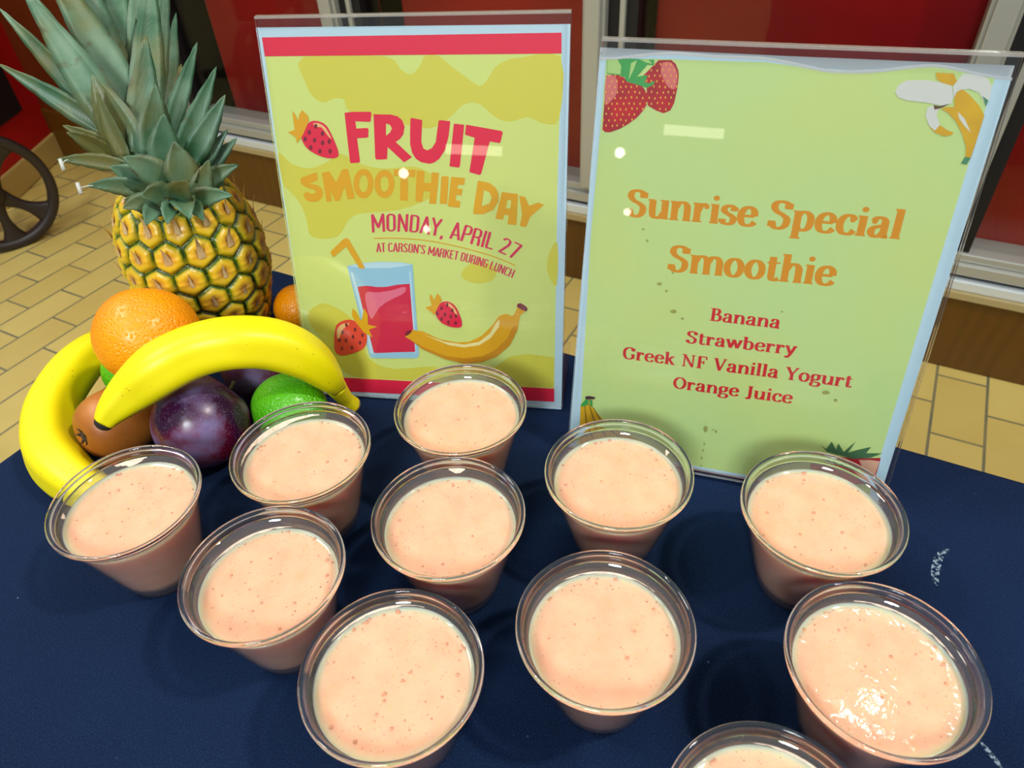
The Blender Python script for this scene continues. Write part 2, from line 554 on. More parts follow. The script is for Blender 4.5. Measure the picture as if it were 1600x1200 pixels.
FOAM = FOAM.m
SPECK = Mat('fruit_speck', rough=0.4)
SPECK.base(SPECK.ramp(SPECK.noise(160, 2), [(0.4, S(196, 96, 74)), (0.55, S(206, 130, 96)), (0.66, S(120, 70, 60))]))
SPECK = SPECK.m
RU, HC = 0.0459, 0.0735


def wall_r(z):            # outer radius of the cup at height z
    return 0.0258 + (0.0424 - 0.0258) * (z - 0.002) / (0.0672 - 0.002)


RIMM = Mat('clear_rim', (0.96, 0.96, 0.96, 1), 0.03, IOR=1.5)
RIMM.p.inputs['Transmission Weight'].default_value = 1.0
RIMM = RIMM.m


def cup_bm():
    bm = bmesh.new()
    prof = [(0, 0.0022), (0.0215, 0.0018), (0.0225, 0.0), (0.0245, 0.0), (wall_r(0.002), 0.002)]
    for z in (0.015, 0.03, 0.045, 0.06, 0.0668): prof.append((wall_r(z), z))
    for z in (0.0668, 0.06, 0.045, 0.03, 0.015, 0.004): prof.append((wall_r(z) - 0.0007, z))
    prof.append((0, 0.0034))
    lathe(bm, prof, 96)
    bmesh.ops.recalc_face_normals(bm, faces=bm.faces)
    return bm


def rim_bm():
    bm = bmesh.new()
    prof = [(wall_r(0.067), 0.0669), (0.0431, 0.0676), (0.0433, 0.0700), (0.0442, 0.0702), (0.0455, 0.0703), (RU, 0.0712), (RU, 0.0724), (0.0454, 0.0733), (0.0444, 0.0735), (0.0436, 0.0728), (0.0428, 0.0712), (0.0425, 0.0682), (wall_r(0.067) - 0.0008, 0.0669)]
    lathe(bm, prof, 128, closed=True)
    bmesh.ops.recalc_face_normals(bm, faces=bm.faces)
    return bm


def smoothie_bm(zl):
    bm = bmesh.new()
    prof = [(0, 0.0042)]
    for z in (0.0045, 0.015, 0.03, 0.045, zl - 0.002): prof.append((wall_r(z) - 0.0010, z))
    R_ = wall_r(zl) - 0.0010
    prof += [(wall_r(zl + 0.0012) - 0.0010, zl + 0.0012), (R_ - 0.0004, zl + 0.0006), (R_ - 0.0012, zl + 0.0001), (R_ - 0.003, zl - 0.0001), (R_ * 0.6, zl), (R_ * 0.3, zl), (0, zl)]
    lathe(bm, prof, 96)
    bmesh.ops.recalc_face_normals(bm, faces=bm.faces)
    return bm


def bubbles_bm(zl, seed, n=60):
    rg = random.Random(seed)
    bm = bmesh.new()
    R_ = wall_r(zl) - 0.002
    spots = []
    for k in range(n):
        cl = rg.random()
        if cl < 0.3: a, rr = rg.uniform(0.8, 3.4), R_ * rg.uniform(0.955, 0.985)
        else: a, rr = rg.uniform(0, 2 * pi), R_ * sqrt(rg.uniform(0.0, 0.86))
        spots.append((rr * cos(a), rr * sin(a), (0.00024 if cl < 0.3 else 0.00022) + 0.0010 * rg.random() ** 6))
    for x, y, r in spots:
        rows = []
        for j in range(4):
            ph = j / 3 * pi / 2
            rows.append([bm.verts.new((x + r * cos(ph) * cos(2 * pi * i / 9), y + r * cos(ph) * sin(2 * pi * i / 9), zl - 0.0001 + 0.7 * r * sin(ph))) for i in range(9)] if j < 3 else [bm.verts.new((x, y, zl - 0.0001 + 0.7 * r))])
        for A_, B_ in zip(rows, rows[1:]):
            for i in range(9):
                if len(B_) == 1: bm.faces.new((A_[i], A_[(i + 1) % 9], B_[0]))
                else: bm.faces.new((A_[i], A_[(i + 1) % 9], B_[(i + 1) % 9], B_[i]))
    return bm


def specks_bm(zl, seed, n=80):
    rg = random.Random(seed)
    bm = bmesh.new()
    R_ = wall_r(zl) - 0.003
    for k in range(n):
        a, rr = rg.uniform(0, 2 * pi), R_ * sqrt(rg.random())
        r = 0.00018 + 0.0004 * rg.random() ** 3
        c_ = Vector((rr * cos(a), rr * sin(a), zl - 0.00003))
        ring = [bm.verts.new(c_ + Vector((r * rg.uniform(.7, 1.2) * cos(2 * pi * i / 7), r * rg.uniform(.7, 1.2) * sin(2 * pi * i / 7), 0))) for i in range(7)]
        top = bm.verts.new(c_ + Vector((0, 0, 0.00009)))
        for i in range(7): bm.faces.new((ring[i], ring[(i + 1) % 7], top))
    return bm


def film_bm(a0, a1, z0, z1, seed):
    """splash of drink clinging to the inside of the cup between two heights"""
    rg = random.Random(seed)
    bm = bmesh.new()
    n = 14
    cols = []
    for i in range(n + 1):
        t = i / n
        a = a0 + (a1 - a0) * t
        dip = z0 + (z1 - z0) * (abs(2 * t - 1) ** 1.3) * 0.9 + rg.uniform(-0.0006, 0.0006)
        cols.append([bm.verts.new(((wall_r(z) - 0.0012) * cos(a), (wall_r(z) - 0.0012) * sin(a), z)) for z in [dip + (z1 - dip) * k / 4 for k in range(5)]])
    for A_, B_ in zip(cols, cols[1:]):
        for k in range(4): bm.faces.new((A_[k], B_[k], B_[k + 1], A_[k + 1]))
    return bm


cups = [  # x, y, depth of drink below the rim, label
    (-0.363, 0.138, 0.0124, 'cup of pink smoothie with a splash on its rim, in front of the pear'),
    (-0.290, 0.219, 0.0130, 'cup of pink smoothie standing right in front of the green lime'),
    (-0.2148, 0.2987, 0.0115, 'cup of pink smoothie touching the bottom edge of the yellow event sign'),
    (-0.247, 0.136, 0.0155, 'cup of smoothie between the cup before the lime and the bottom edge, second from left'),
    (-0.1735, 0.2153, 0.0139, 'cup of smoothie with a cream smudge hanging from its far rim'),
    (-0.095, 0.290, 0.0129, 'cup of pink smoothie in front of the printed banana bunch of the green sign'),
    (0.022, 0.313, 0.0124, 'cup of smoothie in front of the strawberry printed low on the green sign'),
    (-0.148, 0.120, 0.0110, 'cup of pink smoothie at the bottom edge, left of centre'),
    (-0.063, 0.189, 0.0150, 'cup of pink smoothie in the middle of the front rows, with few bubbles'),
    (0.065, 0.229, 0.0132, 'large near cup of smoothie with white glints at the lower right'),
    (0.0348, 0.1319, 0.0130, 'cup of smoothie cut off by the bottom edge of the photo'),
]
CUPMESH = None
for i, (x, y, dep, lab) in enumerate(cups):
    zl = HC - dep
    t = empty('smoothie_cup', (x, y, TZ), lab, 'cup', 'clear cups of pink smoothie')
    if CUPMESH is None:
        c_ = obj('cup_wall', cup_bm(), CUPM, t); CUPMESH = c_; RIMMESH = obj('rim', rim_bm(), RIMM, t)
    else:
        c_ = CUPMESH.copy(); COL.objects.link(c_); c_.parent = t
        c_ = RIMMESH.copy(); COL.objects.link(c_); c_.parent = t
    obj('smoothie', smoothie_bm(zl), SMOOTHIE, t)
    obj('bubbles', bubbles_bm(zl, 31 + i, (95, 100, 75, 120, 100, 75, 110, 150, 70, 85, 80)[i]), BUBBLE, t, kind='stuff')
    obj('fruit_specks', specks_bm(zl, 90 + i), SPECK, t, kind='stuff')
    ang_cam = atan2(-y, -x)                       # direction towards the viewer, from the cup
    far = ang_cam + pi
    if i == 0:
        obj('foam_splash', film_bm(far - 0.62, far - 0.12, zl + 0.001, 0.0668, 1), FOAM, t, label='dried cream splash')
        obj('foam_splash', film_bm(far + 0.95, far + 1.06, zl + 0.001, 0.0655, 2), FOAM, t, label='dried cream splash')
    if i == 1:
        obj('foam_splash', film_bm(far - 0.5, far + 1.3, zl + 0.0005, zl + 0.0048, 3), FOAM, t, label='bubbly foam line')
    if i == 4:
        obj('foam_splash', film_bm(far - 0.38, far - 0.12, 0.0628, 0.0672, 4), FOAM, t, label='cream smudge')
    if i == 5:
        obj('foam_splash', film_bm(far - 0.88, far - 0.8, zl + 0.001, 0.066, 5), FOAM, t, label='cream drip')
    if i in (3, 7, 8, 9, 10):
        obj('foam_splash', film_bm(far - 0.7, far + 0.7, zl + 0.0008, zl + 0.0026, 6 + i), FOAM, t, label='thin foam line')

# =================================================================== SIGN HOLDERS AND THEIR PRINTS
ACR = clear_mat('clear_acrylic', (0.985, 0.985, 0.985, 1), 1.49, 0.015)
EDGE = Mat('acrylic_edge', (0.95, 0.95, 0.92, 1), 0.08, IOR=1.49)
EDGE.p.inputs['Transmission Weight'].default_value = 0.85
EDGE = EDGE.m


def edge_faces(o):
    o.data.materials.append(EDGE)
    for p in o.data.polygons:
        if abs(p.normal.z) < 0.6: p.material_index = 1
    return o


class Panel:
    def __init__(self, base, yaw, tilt):
        u = Vector((cos(yaw), sin(yaw), 0)); n = Vector((-sin(yaw), cos(yaw), 0))
        wv_ = Vector((0, 0, 1)) * cos(tilt) + n * sin(tilt)
        self.rot = Matrix((u, wv_, u.cross(wv_))).transposed()
        self.base = Vector(base)
        self.inv = self.rot.inverted()
        self.z0 = 0.0

    def loc(self, x, y):                            # pixel -> panel-local point (on the paper plane)
        d_ = ray(x, y)
        nn = self.rot.col[2]
        t = (self.base - CAM).dot(nn) / d_.dot(nn)
        q = self.inv @ (CAM + d_ * t - self.base)
        return Vector((q.x, q.y, 0))

    def world_to_local(self, p): return self.inv @ (p - self.base)


LAYER = 0.00002


def prism(bm, pts, z0, z1):
    a = [bm.verts.new((p.x, p.y, z0)) for p in pts]
    b = [bm.verts.new((p.x, p.y, z1)) for p in pts]
    n = len(a)
    bm.faces.new(a[::-1]); bm.faces.new(b)
    for i in range(n):
        j = (i + 1) % n
        bm.faces.new((a[i], a[j], b[j], b[i]))
    bmesh.ops.recalc_face_normals(bm, faces=bm.faces)
    return bm


def fill(bm, loops, z):
    loops = [[Vector((p[0], p[1], 0)) for p in lp] for lp in loops]
    flatv = [p for lp in loops for p in lp]
    vv = [bm.verts.new((p.x, p.y, z)) for p in flatv]
    for tri in tessellate_polygon(loops):
        a, b, c = (flatv[i] for i in tri)
        if (b - a).cross(c - a).z < 0: tri = tri[::-1]
        try: bm.faces.new([vv[i] for i in tri])
        except ValueError: pass


def ribbon(bm, pts, a, b, z, cap=True):
    """stroke with an elliptical nib (a across, b up), pts in 2-D; widths follow the stroke direction"""
    N_ = len(pts)
    rows = []
    for i in range(N_):
        t = Vector(pts[min(i + 1, N_ - 1)]) - Vector(pts[max(i - 1, 0)])
        if t.length < 1e-9: t = Vector((0, 1))
        t = t.normalized()
        hw = sqrt((a * t[1]) ** 2 + (b * t[0]) ** 2)
        nx, ny = -t[1] * hw, t[0] * hw
        rows.append((Vector((pts[i][0] + nx, pts[i][1] + ny)), Vector((pts[i][0] - nx, pts[i][1] - ny))))
    return rows


class Pen:
    """draws glyph strokes and shapes given in some 2-D space, mapped by fn to the panel"""
    def __init__(self, fn, z):
        self.bm = bmesh.new(); self.fn = fn; self.zb = self.z = z; self.k = 0

    def lift(self):                       # ink strokes that cross never share one plane
        self.k += 1; self.z = self.zb + (self.k % 11) * 0.0000016

    def face(self, pts):
        q = [self.fn(p[0], p[1]) for p in pts]
        ar = sum(q[i].x * q[(i + 1) % len(q)].y - q[(i + 1) % len(q)].x * q[i].y for i in range(len(q)))
        if ar < 0: q = q[::-1]
        vs_ = [self.bm.verts.new((p.x, p.y, self.z)) for p in q]
        self.bm.faces.new(vs_)

    def stroke(self, pts, a, b, join=True):
        self.lift()
        segs = [pts] if not join else [pts[i:i + 2] for i in range(len(pts) - 1)]
        for sg in segs:
            rows = ribbon(None, sg, a, b, 0)
            for (p, q), (r, s) in zip(rows, rows[1:]): self.face((p, r, s, q))
            if join: self.lift()
        if join:
            for p in pts[1:-1]: self.disc(p, min(a, b), min(a, b), 8)

    def disc(self, c, rx, ry, n=14):
        self.lift()
        self.face([(c[0] + rx * cos(2 * pi * i / n), c[1] + ry * sin(2 * pi * i / n)) for i in range(n)])

    def poly(self, loops, smooth=False, n=6):
        lp = []
        for l_ in loops:
            pts = [Vector((p[0], p[1])) for p in l_]
            if smooth: pts = catmull(pts, n, True)
            lp.append([self.fn(p[0], p[1]) for p in pts])
        fill(self.bm, lp, self.z)


def arc(cx, cy, rx, ry, a0, a1, n=18):
    return [(cx + rx * cos(radians(a0 + (a1 - a0) * i / n)), cy + ry * sin(radians(a0 + (a1 - a0) * i / n))) for i in range(n + 1)]


# bold serif alphabet: strokes L (straight), C (curved), H (slab serif x, y, half width), D (dot)
XH = 0.7
_arch = lambda x: [('C', [(x + .02, .46), (x + .12, .63), (x + .26, .665), (x + .37, .55), (x + .39, .36)]), ('L', [(x + .39, .40), (x + .39, 0)])]
_bowl = [('C', [(.15, .52), (.25, .65), (.38, .66), (.5, .54), (.53, .35), (.49, .13), (.37, .03), (.24, .05), (.15, .17)])]
SER = {
 'S': (.66, [('C', [(.50, .74), (.47, .90), (.32, .975), (.15, .92), (.10, .76), (.20, .61), (.37, .51), (.50, .38), (.49, .16), (.34, .025), (.17, .06), (.09, .24)]), ('L', [(.53, .72), (.53, .93)]), ('L', [(.075, .07), (.075, .28)])]),
 'u': (.70, [('C', [(.15, .68), (.15, .35), (.18, .10), (.30, .035), (.42, .09), (.52, .24)]), ('L', [(.54, .7), (.54, 0)]), ('H', .10, .675, .10), ('H', .48, .675, .10), ('H', .58, .025, .09)]),
 'n': (.70, [('L', [(.15, .7), (.15, 0)]), ('H', .10, .675, .10), ('H', .15, .025, .14), ('H', .54, .025, .13)] + _arch(.15)),
 'm': (1.06, [('L', [(.15, .7), (.15, 0)]), ('H', .10, .675, .10), ('H', .15, .025, .13), ('H', .54, .025, .12), ('H', .93, .025, .12)] + _arch(.15) + _arch(.54)),
 'h': (.70, [('L', [(.15, 1.02), (.15, 0)]), ('H', .10, .995, .10), ('H', .15, .025, .14), ('H', .54, .025, .13)] + _arch(.15)),
 'r': (.52, [('L', [(.15, .7), (.15, 0)]), ('H', .10, .675, .10), ('H', .16, .025, .15), ('C', [(.17, .42), (.24, .6), (.34, .66), (.43, .62)]), ('D', .42, .58, .085)]),
 'i': (.33, [('L', [(.16, .7), (.16, 0)]), ('H', .11, .675, .10), ('H', .16, .025, .14), ('D', .16, .92, .095)]),
 'l': (.33, [('L', [(.16, 1.02), (.16, 0)]), ('H', .11, .995, .10), ('H', .16, .025, .14)]),
 's': (.52, [('C', [(.40, .53), (.36, .64), (.25, .68), (.13, .62), (.11, .50), (.20, .41), (.33, .33), (.41, .23), (.37, .08), (.25, .025), (.13, .06), (.08, .17)]), ('L', [(.42, .5), (.42, .64)]), ('L', [(.065, .07), (.065, .2)])]),
 'e': (.60, [('L', [(.12, .37), (.50, .37)]), ('C', [(.50, .37), (.48, .55), (.40, .65), (.30, .68), (.17, .60), (.10, .42), (.11, .22), (.19, .07), (.33, .025), (.45, .07), (.53, .17)])]),
 'p': (.66, [('L', [(.15, .7), (.15, -.27)]), ('H', .10, .675, .10), ('H', .16, -.265, .15)] + _bowl),
 'b': (.66, [('L', [(.15, 1.02), (.15, .02)]), ('H', .10, .995, .10)] + _bowl),
 'c': (.55, [('C', [(.47, .52), (.42, .63), (.31, .68), (.18, .61), (.10, .43), (.11, .22), (.19, .07), (.33, .025), (.44, .07), (.51, .17)]), ('D', .43, .53, .085)]),
 'a': (.62, [('C', [(.12, .54), (.19, .65), (.31, .68), (.42, .60), (.44, .42)]), ('L', [(.44, .46), (.44, .1)]), ('C', [(.44, .13), (.48, .03), (.58, .05)]), ('C', [(.44, .41), (.28, .38), (.14, .30), (.10, .16), (.19, .035), (.32, .05), (.43, .17)]), ('D', .15, .53, .075)]),
 'o': (.64, [('C', arc(.32, .35, .215, .325, 0, 360, 24))]),
 't': (.44, [('L', [(.18, .88), (.18, .2)]), ('C', [(.18, .24), (.20, .07), (.30, .025), (.41, .09)]), ('H', .21, .665, .19)]),
 'w': (.92, [('L', [(.08, .69), (.27, .02)]), ('L', [(.27, .02), (.45, .66)]), ('L', [(.45, .66), (.64, .02)]), ('L', [(.64, .02), (.82, .69)]), ('H', .08, .675, .12), ('H', .43, .675, .12), ('H', .82, .675, .10)]),
 'y': (.64, [('L', [(.10, .69), (.32, .04)]), ('C', [(.54, .69), (.38, .2), (.28, -.06), (.17, -.23), (.07, -.22)]), ('D', .09, -.19, .075), ('H', .10, .675, .12), ('H', .53, .675, .11)]),
 'k': (.66, [('L', [(.15, 1.02), (.15, 0)]), ('H', .10, .995, .10), ('H', .15, .025, .13), ('L', [(.17, .3), (.46, .66)]), ('L', [(.28, .42), (.52, .02)]), ('H', .48, .675, .12), ('H', .53, .025, .12)]),
 'g': (.60, [('C', arc(.28, .46, .18, .215, 0, 360, 20)), ('C', [(.19, .27), (.12, .20), (.15, .10), (.32, .075), (.47, .04), (.53, -.08), (.44, -.22), (.27, -.255), (.11, -.20), (.09, -.07), (.17, .03)]), ('L', [(.42, .60), (.56, .665)])]),
 'B': (.72, [('L', [(.19, 1), (.19, 0)]), ('C', [(.17, .975), (.38, .97), (.50, .88), (.50, .66), (.38, .54), (.19, .52)]), ('C', [(.19, .52), (.42, .52), (.58, .42), (.58, .15), (.42, .03), (.17, .025)]), ('H', .14, .975, .13), ('H', .14, .025, .13)]),
 'G': (.80, [('C', [(.62, .72), (.56, .90), (.42, .975), (.25, .92), (.13, .74), (.10, .48), (.15, .2), (.29, .045), (.45, .03), (.62, .14)]), ('L', [(.63, .42), (.63, .08)]), ('H', .62, .43, .13), ('L', [(.65, .70), (.65, .94)])]),
 'N': (.86, [('L', [(.17, 1), (.17, 0)], .5), ('L', [(.16, .98), (.66, .03)]), ('L', [(.67, 1), (.67, 0)], .5), ('H', .14, .975, .13), ('H', .17, .025, .13), ('H', .67, .975, .13)]),
 'F': (.66, [('L', [(.19, 1), (.19, 0)]), ('L', [(.10, .965), (.58, .965)]), ('L', [(.57, .98), (.57, .75)], .5), ('L', [(.19, .51), (.42, .51)]), ('L', [(.43, .63), (.43, .38)], .5), ('H', .19, .025, .16)]),
 'V': (.76, [('L', [(.12, .98), (.38, .02)]), ('L', [(.64, .98), (.38, .02)], .55), ('H', .12, .975, .13), ('H', .64, .975, .11)]),
 'Y': (.72, [('L', [(.10, .98), (.36, .44)]), ('L', [(.62, .98), (.36, .44)], .55), ('L', [(.36, .48), (.36, 0)]), ('H', .11, .975, .13), ('H', .61, .975, .11), ('H', .36, .025, .15)]),
 'O': (.82, [('C', arc(.41, .5, .30, .465, 0, 360, 28))]),
 'J': (.46, [('C', [(.26, 1), (.26, .6), (.26, .2), (.23, -.02), (.10, -.08)]), ('H', .26, .975, .15), ('D', .10, -.03, .075)]),
 ' ': (.34, []),
}


def serif_width(txt): return sum(SER[c][0] for c in txt)


def serif_text(panel, txt, p0, p1, ptop, z, a=0.108, b=0.048, ):
    """text from baseline pixel p0 to p1; ptop is a pixel at the top of the first capital"""
    A_, B_, T_ = panel.loc(*p0), panel.loc(*p1), panel.loc(*ptop)
    ux = (B_ - A_); L_ = ux.length; ux.normalize()
    uy = Vector((-ux.y, ux.x, 0))
    H_ = (T_ - A_).dot(uy)
    sx_ = L_ / (serif_width(txt) - 0.04)
    x = -0.02
    pen = Pen(None, z)
    kx = H_ / sx_ if sx_ else 1
    for c in txt:
        adv, st = SER[c]
        pen.fn = lambda gx, gy, x=x: A_ + ux * ((x + gx) * sx_) + uy * (gy * H_)
        for s in st:
            if s[0] == 'L': pen.stroke(s[1], a * (s[2] if len(s) > 2 else 1), b)
            elif s[0] == 'C':
                pts = [tuple(p) for p in catmull([Vector(p) for p in s[1]], 5)]
                pen.stroke(pts, a, b, join=False)
            elif s[0] == 'H': pen.lift(); pen.face([(s[1] - s[3], s[2] - .03), (s[1] + s[3], s[2] - .03), (s[1] + s[3], s[2] + .03), (s[1] - s[3], s[2] + .03)])
            elif s[0] == 'D': pen.disc((s[1], s[2]), s[3], s[3])
        x += adv
    return pen.bm


_rr = lambda x0, x1, y0, y1, r=.13: arc(x1 - r, y1 - r, r, r, 0, 90, 5) + arc(x0 + r, y1 - r, r, r, 90, 180, 5) + arc(x0 + r, y0 + r, r, r, 180, 270, 5) + arc(x1 - r, y0 + r, r, r, 270, 360, 5) + [(x1, y1 - r)]
_P = [(.08, 0), (.08, .95), (.22, .95)] + arc(.22, .83, .13, .12, 80, 0, 5) + arc(.22, .60, .13, .12, 0, -80, 5) + [(.22, .47), (.08, .47)]
SANS = {
 'M': (.60, [[(.08, 0), (.08, .97), (.30, .25), (.52, .97), (.52, 0)]]),
 'O': (.45, [_rr(.08, .36, .05, .95)]),
 'N': (.49, [[(.08, 0), (.08, .97), (.40, .03), (.40, 1)]]),
 'D': (.45, [[(.08, .05), (.08, .95), (.22, .95)] + arc(.22, .81, .14, .14, 80, 0, 5) + arc(.22, .19, .14, .14, 0, -80, 5) + [(.22, .05), (.08, .05)]]),
 'A': (.43, [[(.04, 0), (.215, .97), (.39, 0)], [(.10, .26), (.33, .26)]]),
 'Y': (.42, [[(.03, 1), (.21, .46), (.39, 1)], [(.21, .46), (.21, 0)]]),
 ',': (.22, [[(.10, .06), (.06, -.15)]]),
 'P': (.43, [_P]),
 'R': (.45, [_P, [(.22, .47)] + arc(.24, .34, .11, .13, 80, 0, 4) + [(.36, 0)]]),
 'I': (.18, [[(.09, 0), (.09, 1)]]),
 'L': (.38, [[(.08, 1), (.08, .05), (.36, .05)]]),
 '2': (.44, [arc(.21, .80, .14, .15, 180, -10, 9) + [(.33, .62), (.07, .05), (.38, .05)]]),
 '7': (.42, [[(.05, .95), (.37, .95), (.15, 0)]]),
 'T': (.38, [[(.02, .95), (.36, .95)], [(.19, .95), (.19, 0)]]),
 'C': (.44, [arc(.22, .81, .14, .14, 0, 180, 8) + arc(.22, .19, .14, .14, 180, 360, 8)]),
 'S': (.43, [arc(.21, .81, .13, .14, 0, 180, 8) + [(.08, .72), (.34, .32)] + arc(.21, .19, .13, .14, 0, -180, 8)]),
 "'": (.16, [[(.08, 1), (.07, .78)]]),
 'K': (.45, [[(.08, 0), (.08, 1)], [(.09, .42), (.38, 1)], [(.20, .58), (.40, 0)]]),
 'E': (.39, [[(.36, .95), (.08, .95), (.08, .05), (.36, .05)], [(.08, .51), (.31, .51)]]),
 'U': (.45, [[(.08, 1), (.08, .19)] + arc(.22, .19, .14, .14, 180, 360, 8) + [(.36, 1)]]),
 'G': (.45, [arc(.22, .81, .14, .14, 0, 180, 8) + arc(.22, .19, .14, .14, 180, 360, 8) + [(.36, .46), (.22, .46)]]),
 'H': (.46, [[(.08, 0), (.08, 1)], [(.38, 0), (.38, 1)], [(.08, .5), (.38, .5)]]),
 ' ': (.20, []),
}


def arched_text(panel, txt, base_px, h0, h1, z, wt=0.055):
    """condensed capitals on a curved baseline given in pixels; h0, h1 letter height at either end"""
    pts = catmull([Vector(p) for p in base_px], 12)
    cum = [0]
    for p, q in zip(pts, pts[1:]): cum.append(cum[-1] + (q - p).length)
    tot = sum(SANS[c][0] for c in txt)
    pen = Pen(None, z)
    x = 0
    for c in txt:
        adv, st = SANS[c]
        s0, s1 = x / tot * cum[-1], (x + adv) / tot * cum[-1]

        def pos(s):
            k = 0
            while k < len(cum) - 2 and cum[k + 1] < s: k += 1
            t = (s - cum[k]) / (cum[k + 1] - cum[k])
            return pts[k].lerp(pts[k + 1], t)
        A_, B_ = pos(s0), pos(s1)
        ux = (B_ - A_) / adv
        dirx = ux.normalized()
        hh = h0 + (h1 - h0) * x / tot
        uy = Vector((dirx.y, -dirx.x)) * hh
        pen.fn = lambda gx, gy: panel.loc(*(A_ + ux * gx + uy * gy))
        for s in st:
            pen.stroke(s, wt * 1.0, wt * 0.75, join=True)
        x += adv
    return pen.bm


PAPER = flat('white_paper', S(186, 216, 228), 0.6)
PINK = flat('print_crimson', S(228, 20, 62), 0.6)
GOLD = flat('print_gold', S(226, 166, 0), 0.6)
GOLD2 = flat('print_gold_shade', S(204, 138, 6), 0.6)
LIME_Y = flat('print_pale_lime', S(210, 224, 122), 0.6)
BLOB = flat('print_mustard', S(212, 206, 70), 0.6)
SKY = flat('print_glass_blue', S(150, 200, 222), 0.6)
SKY2 = flat('print_glass_pale', S(190, 222, 232), 0.6)
PINK2 = flat('print_pale_pink', S(232, 110, 136), 0.6)
MAROON = flat('print_maroon', S(120, 18, 40), 0.6)
REDOR = flat('print_red_orange', S(230, 66, 44), 0.6)
PEACH = flat('print_peach', S(240, 190, 120), 0.6)
HILITE = flat('print_cream', S(240, 226, 150), 0.6)


def holder(name, label, base, yaw, tilt, corners, back_px, paper_loops):
    pn = Panel(base, yaw, tilt)
    root = empty(name, base, label, 'sign', 'acrylic sign holders', rot=pn.rot)
    c = [pn.loc(*p) for p in corners]                # TL TR BR BL
    for q_ in c[2:]: q_.y = max(q_.y, 0.0015)
    bm = bmesh.new(); prism(bm, [c[3], c[2], c[1], c[0]], 0.0012, 0.0034)
    bmesh.ops.bevel(bm, geom=bm.edges[:], offset=0.0005, segments=2, affect='EDGES')
    edge_faces(obj('front_sheet', bm, ACR, root, smooth=False))
    bm = bmesh.new(); prism(bm, [c[3], c[2], c[1], c[0]], -0.0042, -0.0020)
    edge_faces(obj('back_sheet', bm, ACR, root, smooth=False))
    # rounded fold along the top that joins the two sheets
    bm = bmesh.new()
    t0, t1 = c[0], c[1]
    for z0, z1, dy in ((-0.0042, 0.0034, 0.0022),):
        prof = [(-0.0004, -0.0042), (dy * 0.6, -0.0034), (dy, -0.0004), (dy * 0.6, 0.0026), (-0.0004, 0.0034)]
        ra = [bm.verts.new((t0.x, t0.y + a_, z_)) for a_, z_ in prof]
        rb = [bm.verts.new((t1.x, t1.y + a_, z_)) for a_, z_ in prof]
        for k in range(len(prof)):
            k2 = (k + 1) % len(prof)
            bm.faces.new((ra[k], ra[k2], rb[k2], rb[k]))
        bm.faces.new(ra); bm.faces.new(rb[::-1])
        bmesh.ops.recalc_face_normals(bm, faces=bm.faces)
    obj('top_fold', bm, EDGE, root, smooth=False)
    # foot: a clear plate lying on the cloth behind the panel
    bk = pn.world_to_local(at(*back_px, 0.0)); 
    depth = (at(*back_px, 0.0) - (pn.base + pn.rot.col[0] * c[2].x)).dot(Vector((-sin(yaw), cos(yaw), 0)))
    nW = Vector((-sin(yaw), cos(yaw), 0)); uW = pn.rot.col[0]
    pts = []
    for z_ in (0.0003, 0.0026):
        for s_, q_ in ((c[3].x, 0.004), (c[2].x, 0.004), (c[2].x, depth), (c[3].x, depth)):
            wp = pn.base + uW * s_ + nW * q_; wp.z = TZ + z_
            pts.append(pn.world_to_local(wp))
    bm = bmesh.new()
    vv = [bm.verts.new(p) for p in pts]
    for f in ((3, 2, 1, 0), (4, 5, 6, 7), (0, 1, 5, 4), (1, 2, 6, 5), (2, 3, 7, 6), (3, 0, 4, 7)): bm.faces.new([vv[i] for i in f])
    bmesh.ops.recalc_face_normals(bm, faces=bm.faces)
    obj('foot', bm, ACR, root, smooth=False)
    return pn, root


# ---------------------------------------------------------------- yellow event sign
pn, root = holder('sign_holder', 'clear acrylic sign with a yellow fruit smoothie day sheet, behind the fruit pile',
                  (-0.390, 0.322, TZ + 0.0013), radians(19.718), radians(15.681), [(400.5, 29), (893, 20), (879, 642.5), (488, 617)], (889.5, 536), None)
LZ = [0.0]


def layer():
    LZ[0] += 1
    return 0.0001 + LAYER * LZ[0]


def print_poly(name, panel, par, loops, mat, smooth=False, n=6, c=None):
    pen = Pen((lambda x, y: panel.loc(*c(x, y))) if c else panel.loc, layer())
    for l_ in loops: pen.poly(l_ if isinstance(l_[0][0], (tuple, list)) else [l_], smooth, n)
    return obj(name, pen.bm, mat, par, smooth=False)


bm = bmesh.new(); prism(bm, [pn.loc(*p) for p in ((488.5, 615), (877, 640), (891.5, 37.5), (402, 43))], -0.0002, 0.0001)
sheet = obj('paper_sheet', bm, PAPER, root, smooth=False)
P = lambda nm, loops, mat, **k: print_poly(nm, pn, sheet, loops, mat, **k)
DES = [(414, 88), (877.5, 83.5), (871, 290), (866, 610), (490.5, 590), (472, 508), (455.5, 390), (431, 220)]
P('pale_ground', [DES], LIME_Y)
cA = lambda x, y: (400 + x / 3.2, 40 + y / 3.2)
cB = lambda x, y: (440 + x / 3.81, 160 + y / 3.81)
cC = lambda x, y: (420 + x / 3.077, 300 + y / 3.077)
cD = lambda x, y: (500 + x / 4.615, 320 + y / 4.615)
P('mustard_shapes', [[(237, 156), (640, 154), (720, 215), (775, 245), (820, 200), (845, 152), (910, 151), (985, 210), (1060, 265), (1115, 302), (1150, 280), (1195, 210), (1250, 175), (1330, 160), (1524, 156), (1517, 462), (1450, 492), (1390, 470), (1350, 458), (1270, 480), (1200, 460), (1130, 400), (1080, 385), (1030, 400), (980, 450), (900, 505), (820, 510), (640, 470), (470, 430), (440, 370), (390, 365), (340, 385), (290, 360), (250, 290)]], BLOB, smooth=True, n=3, c=cA)
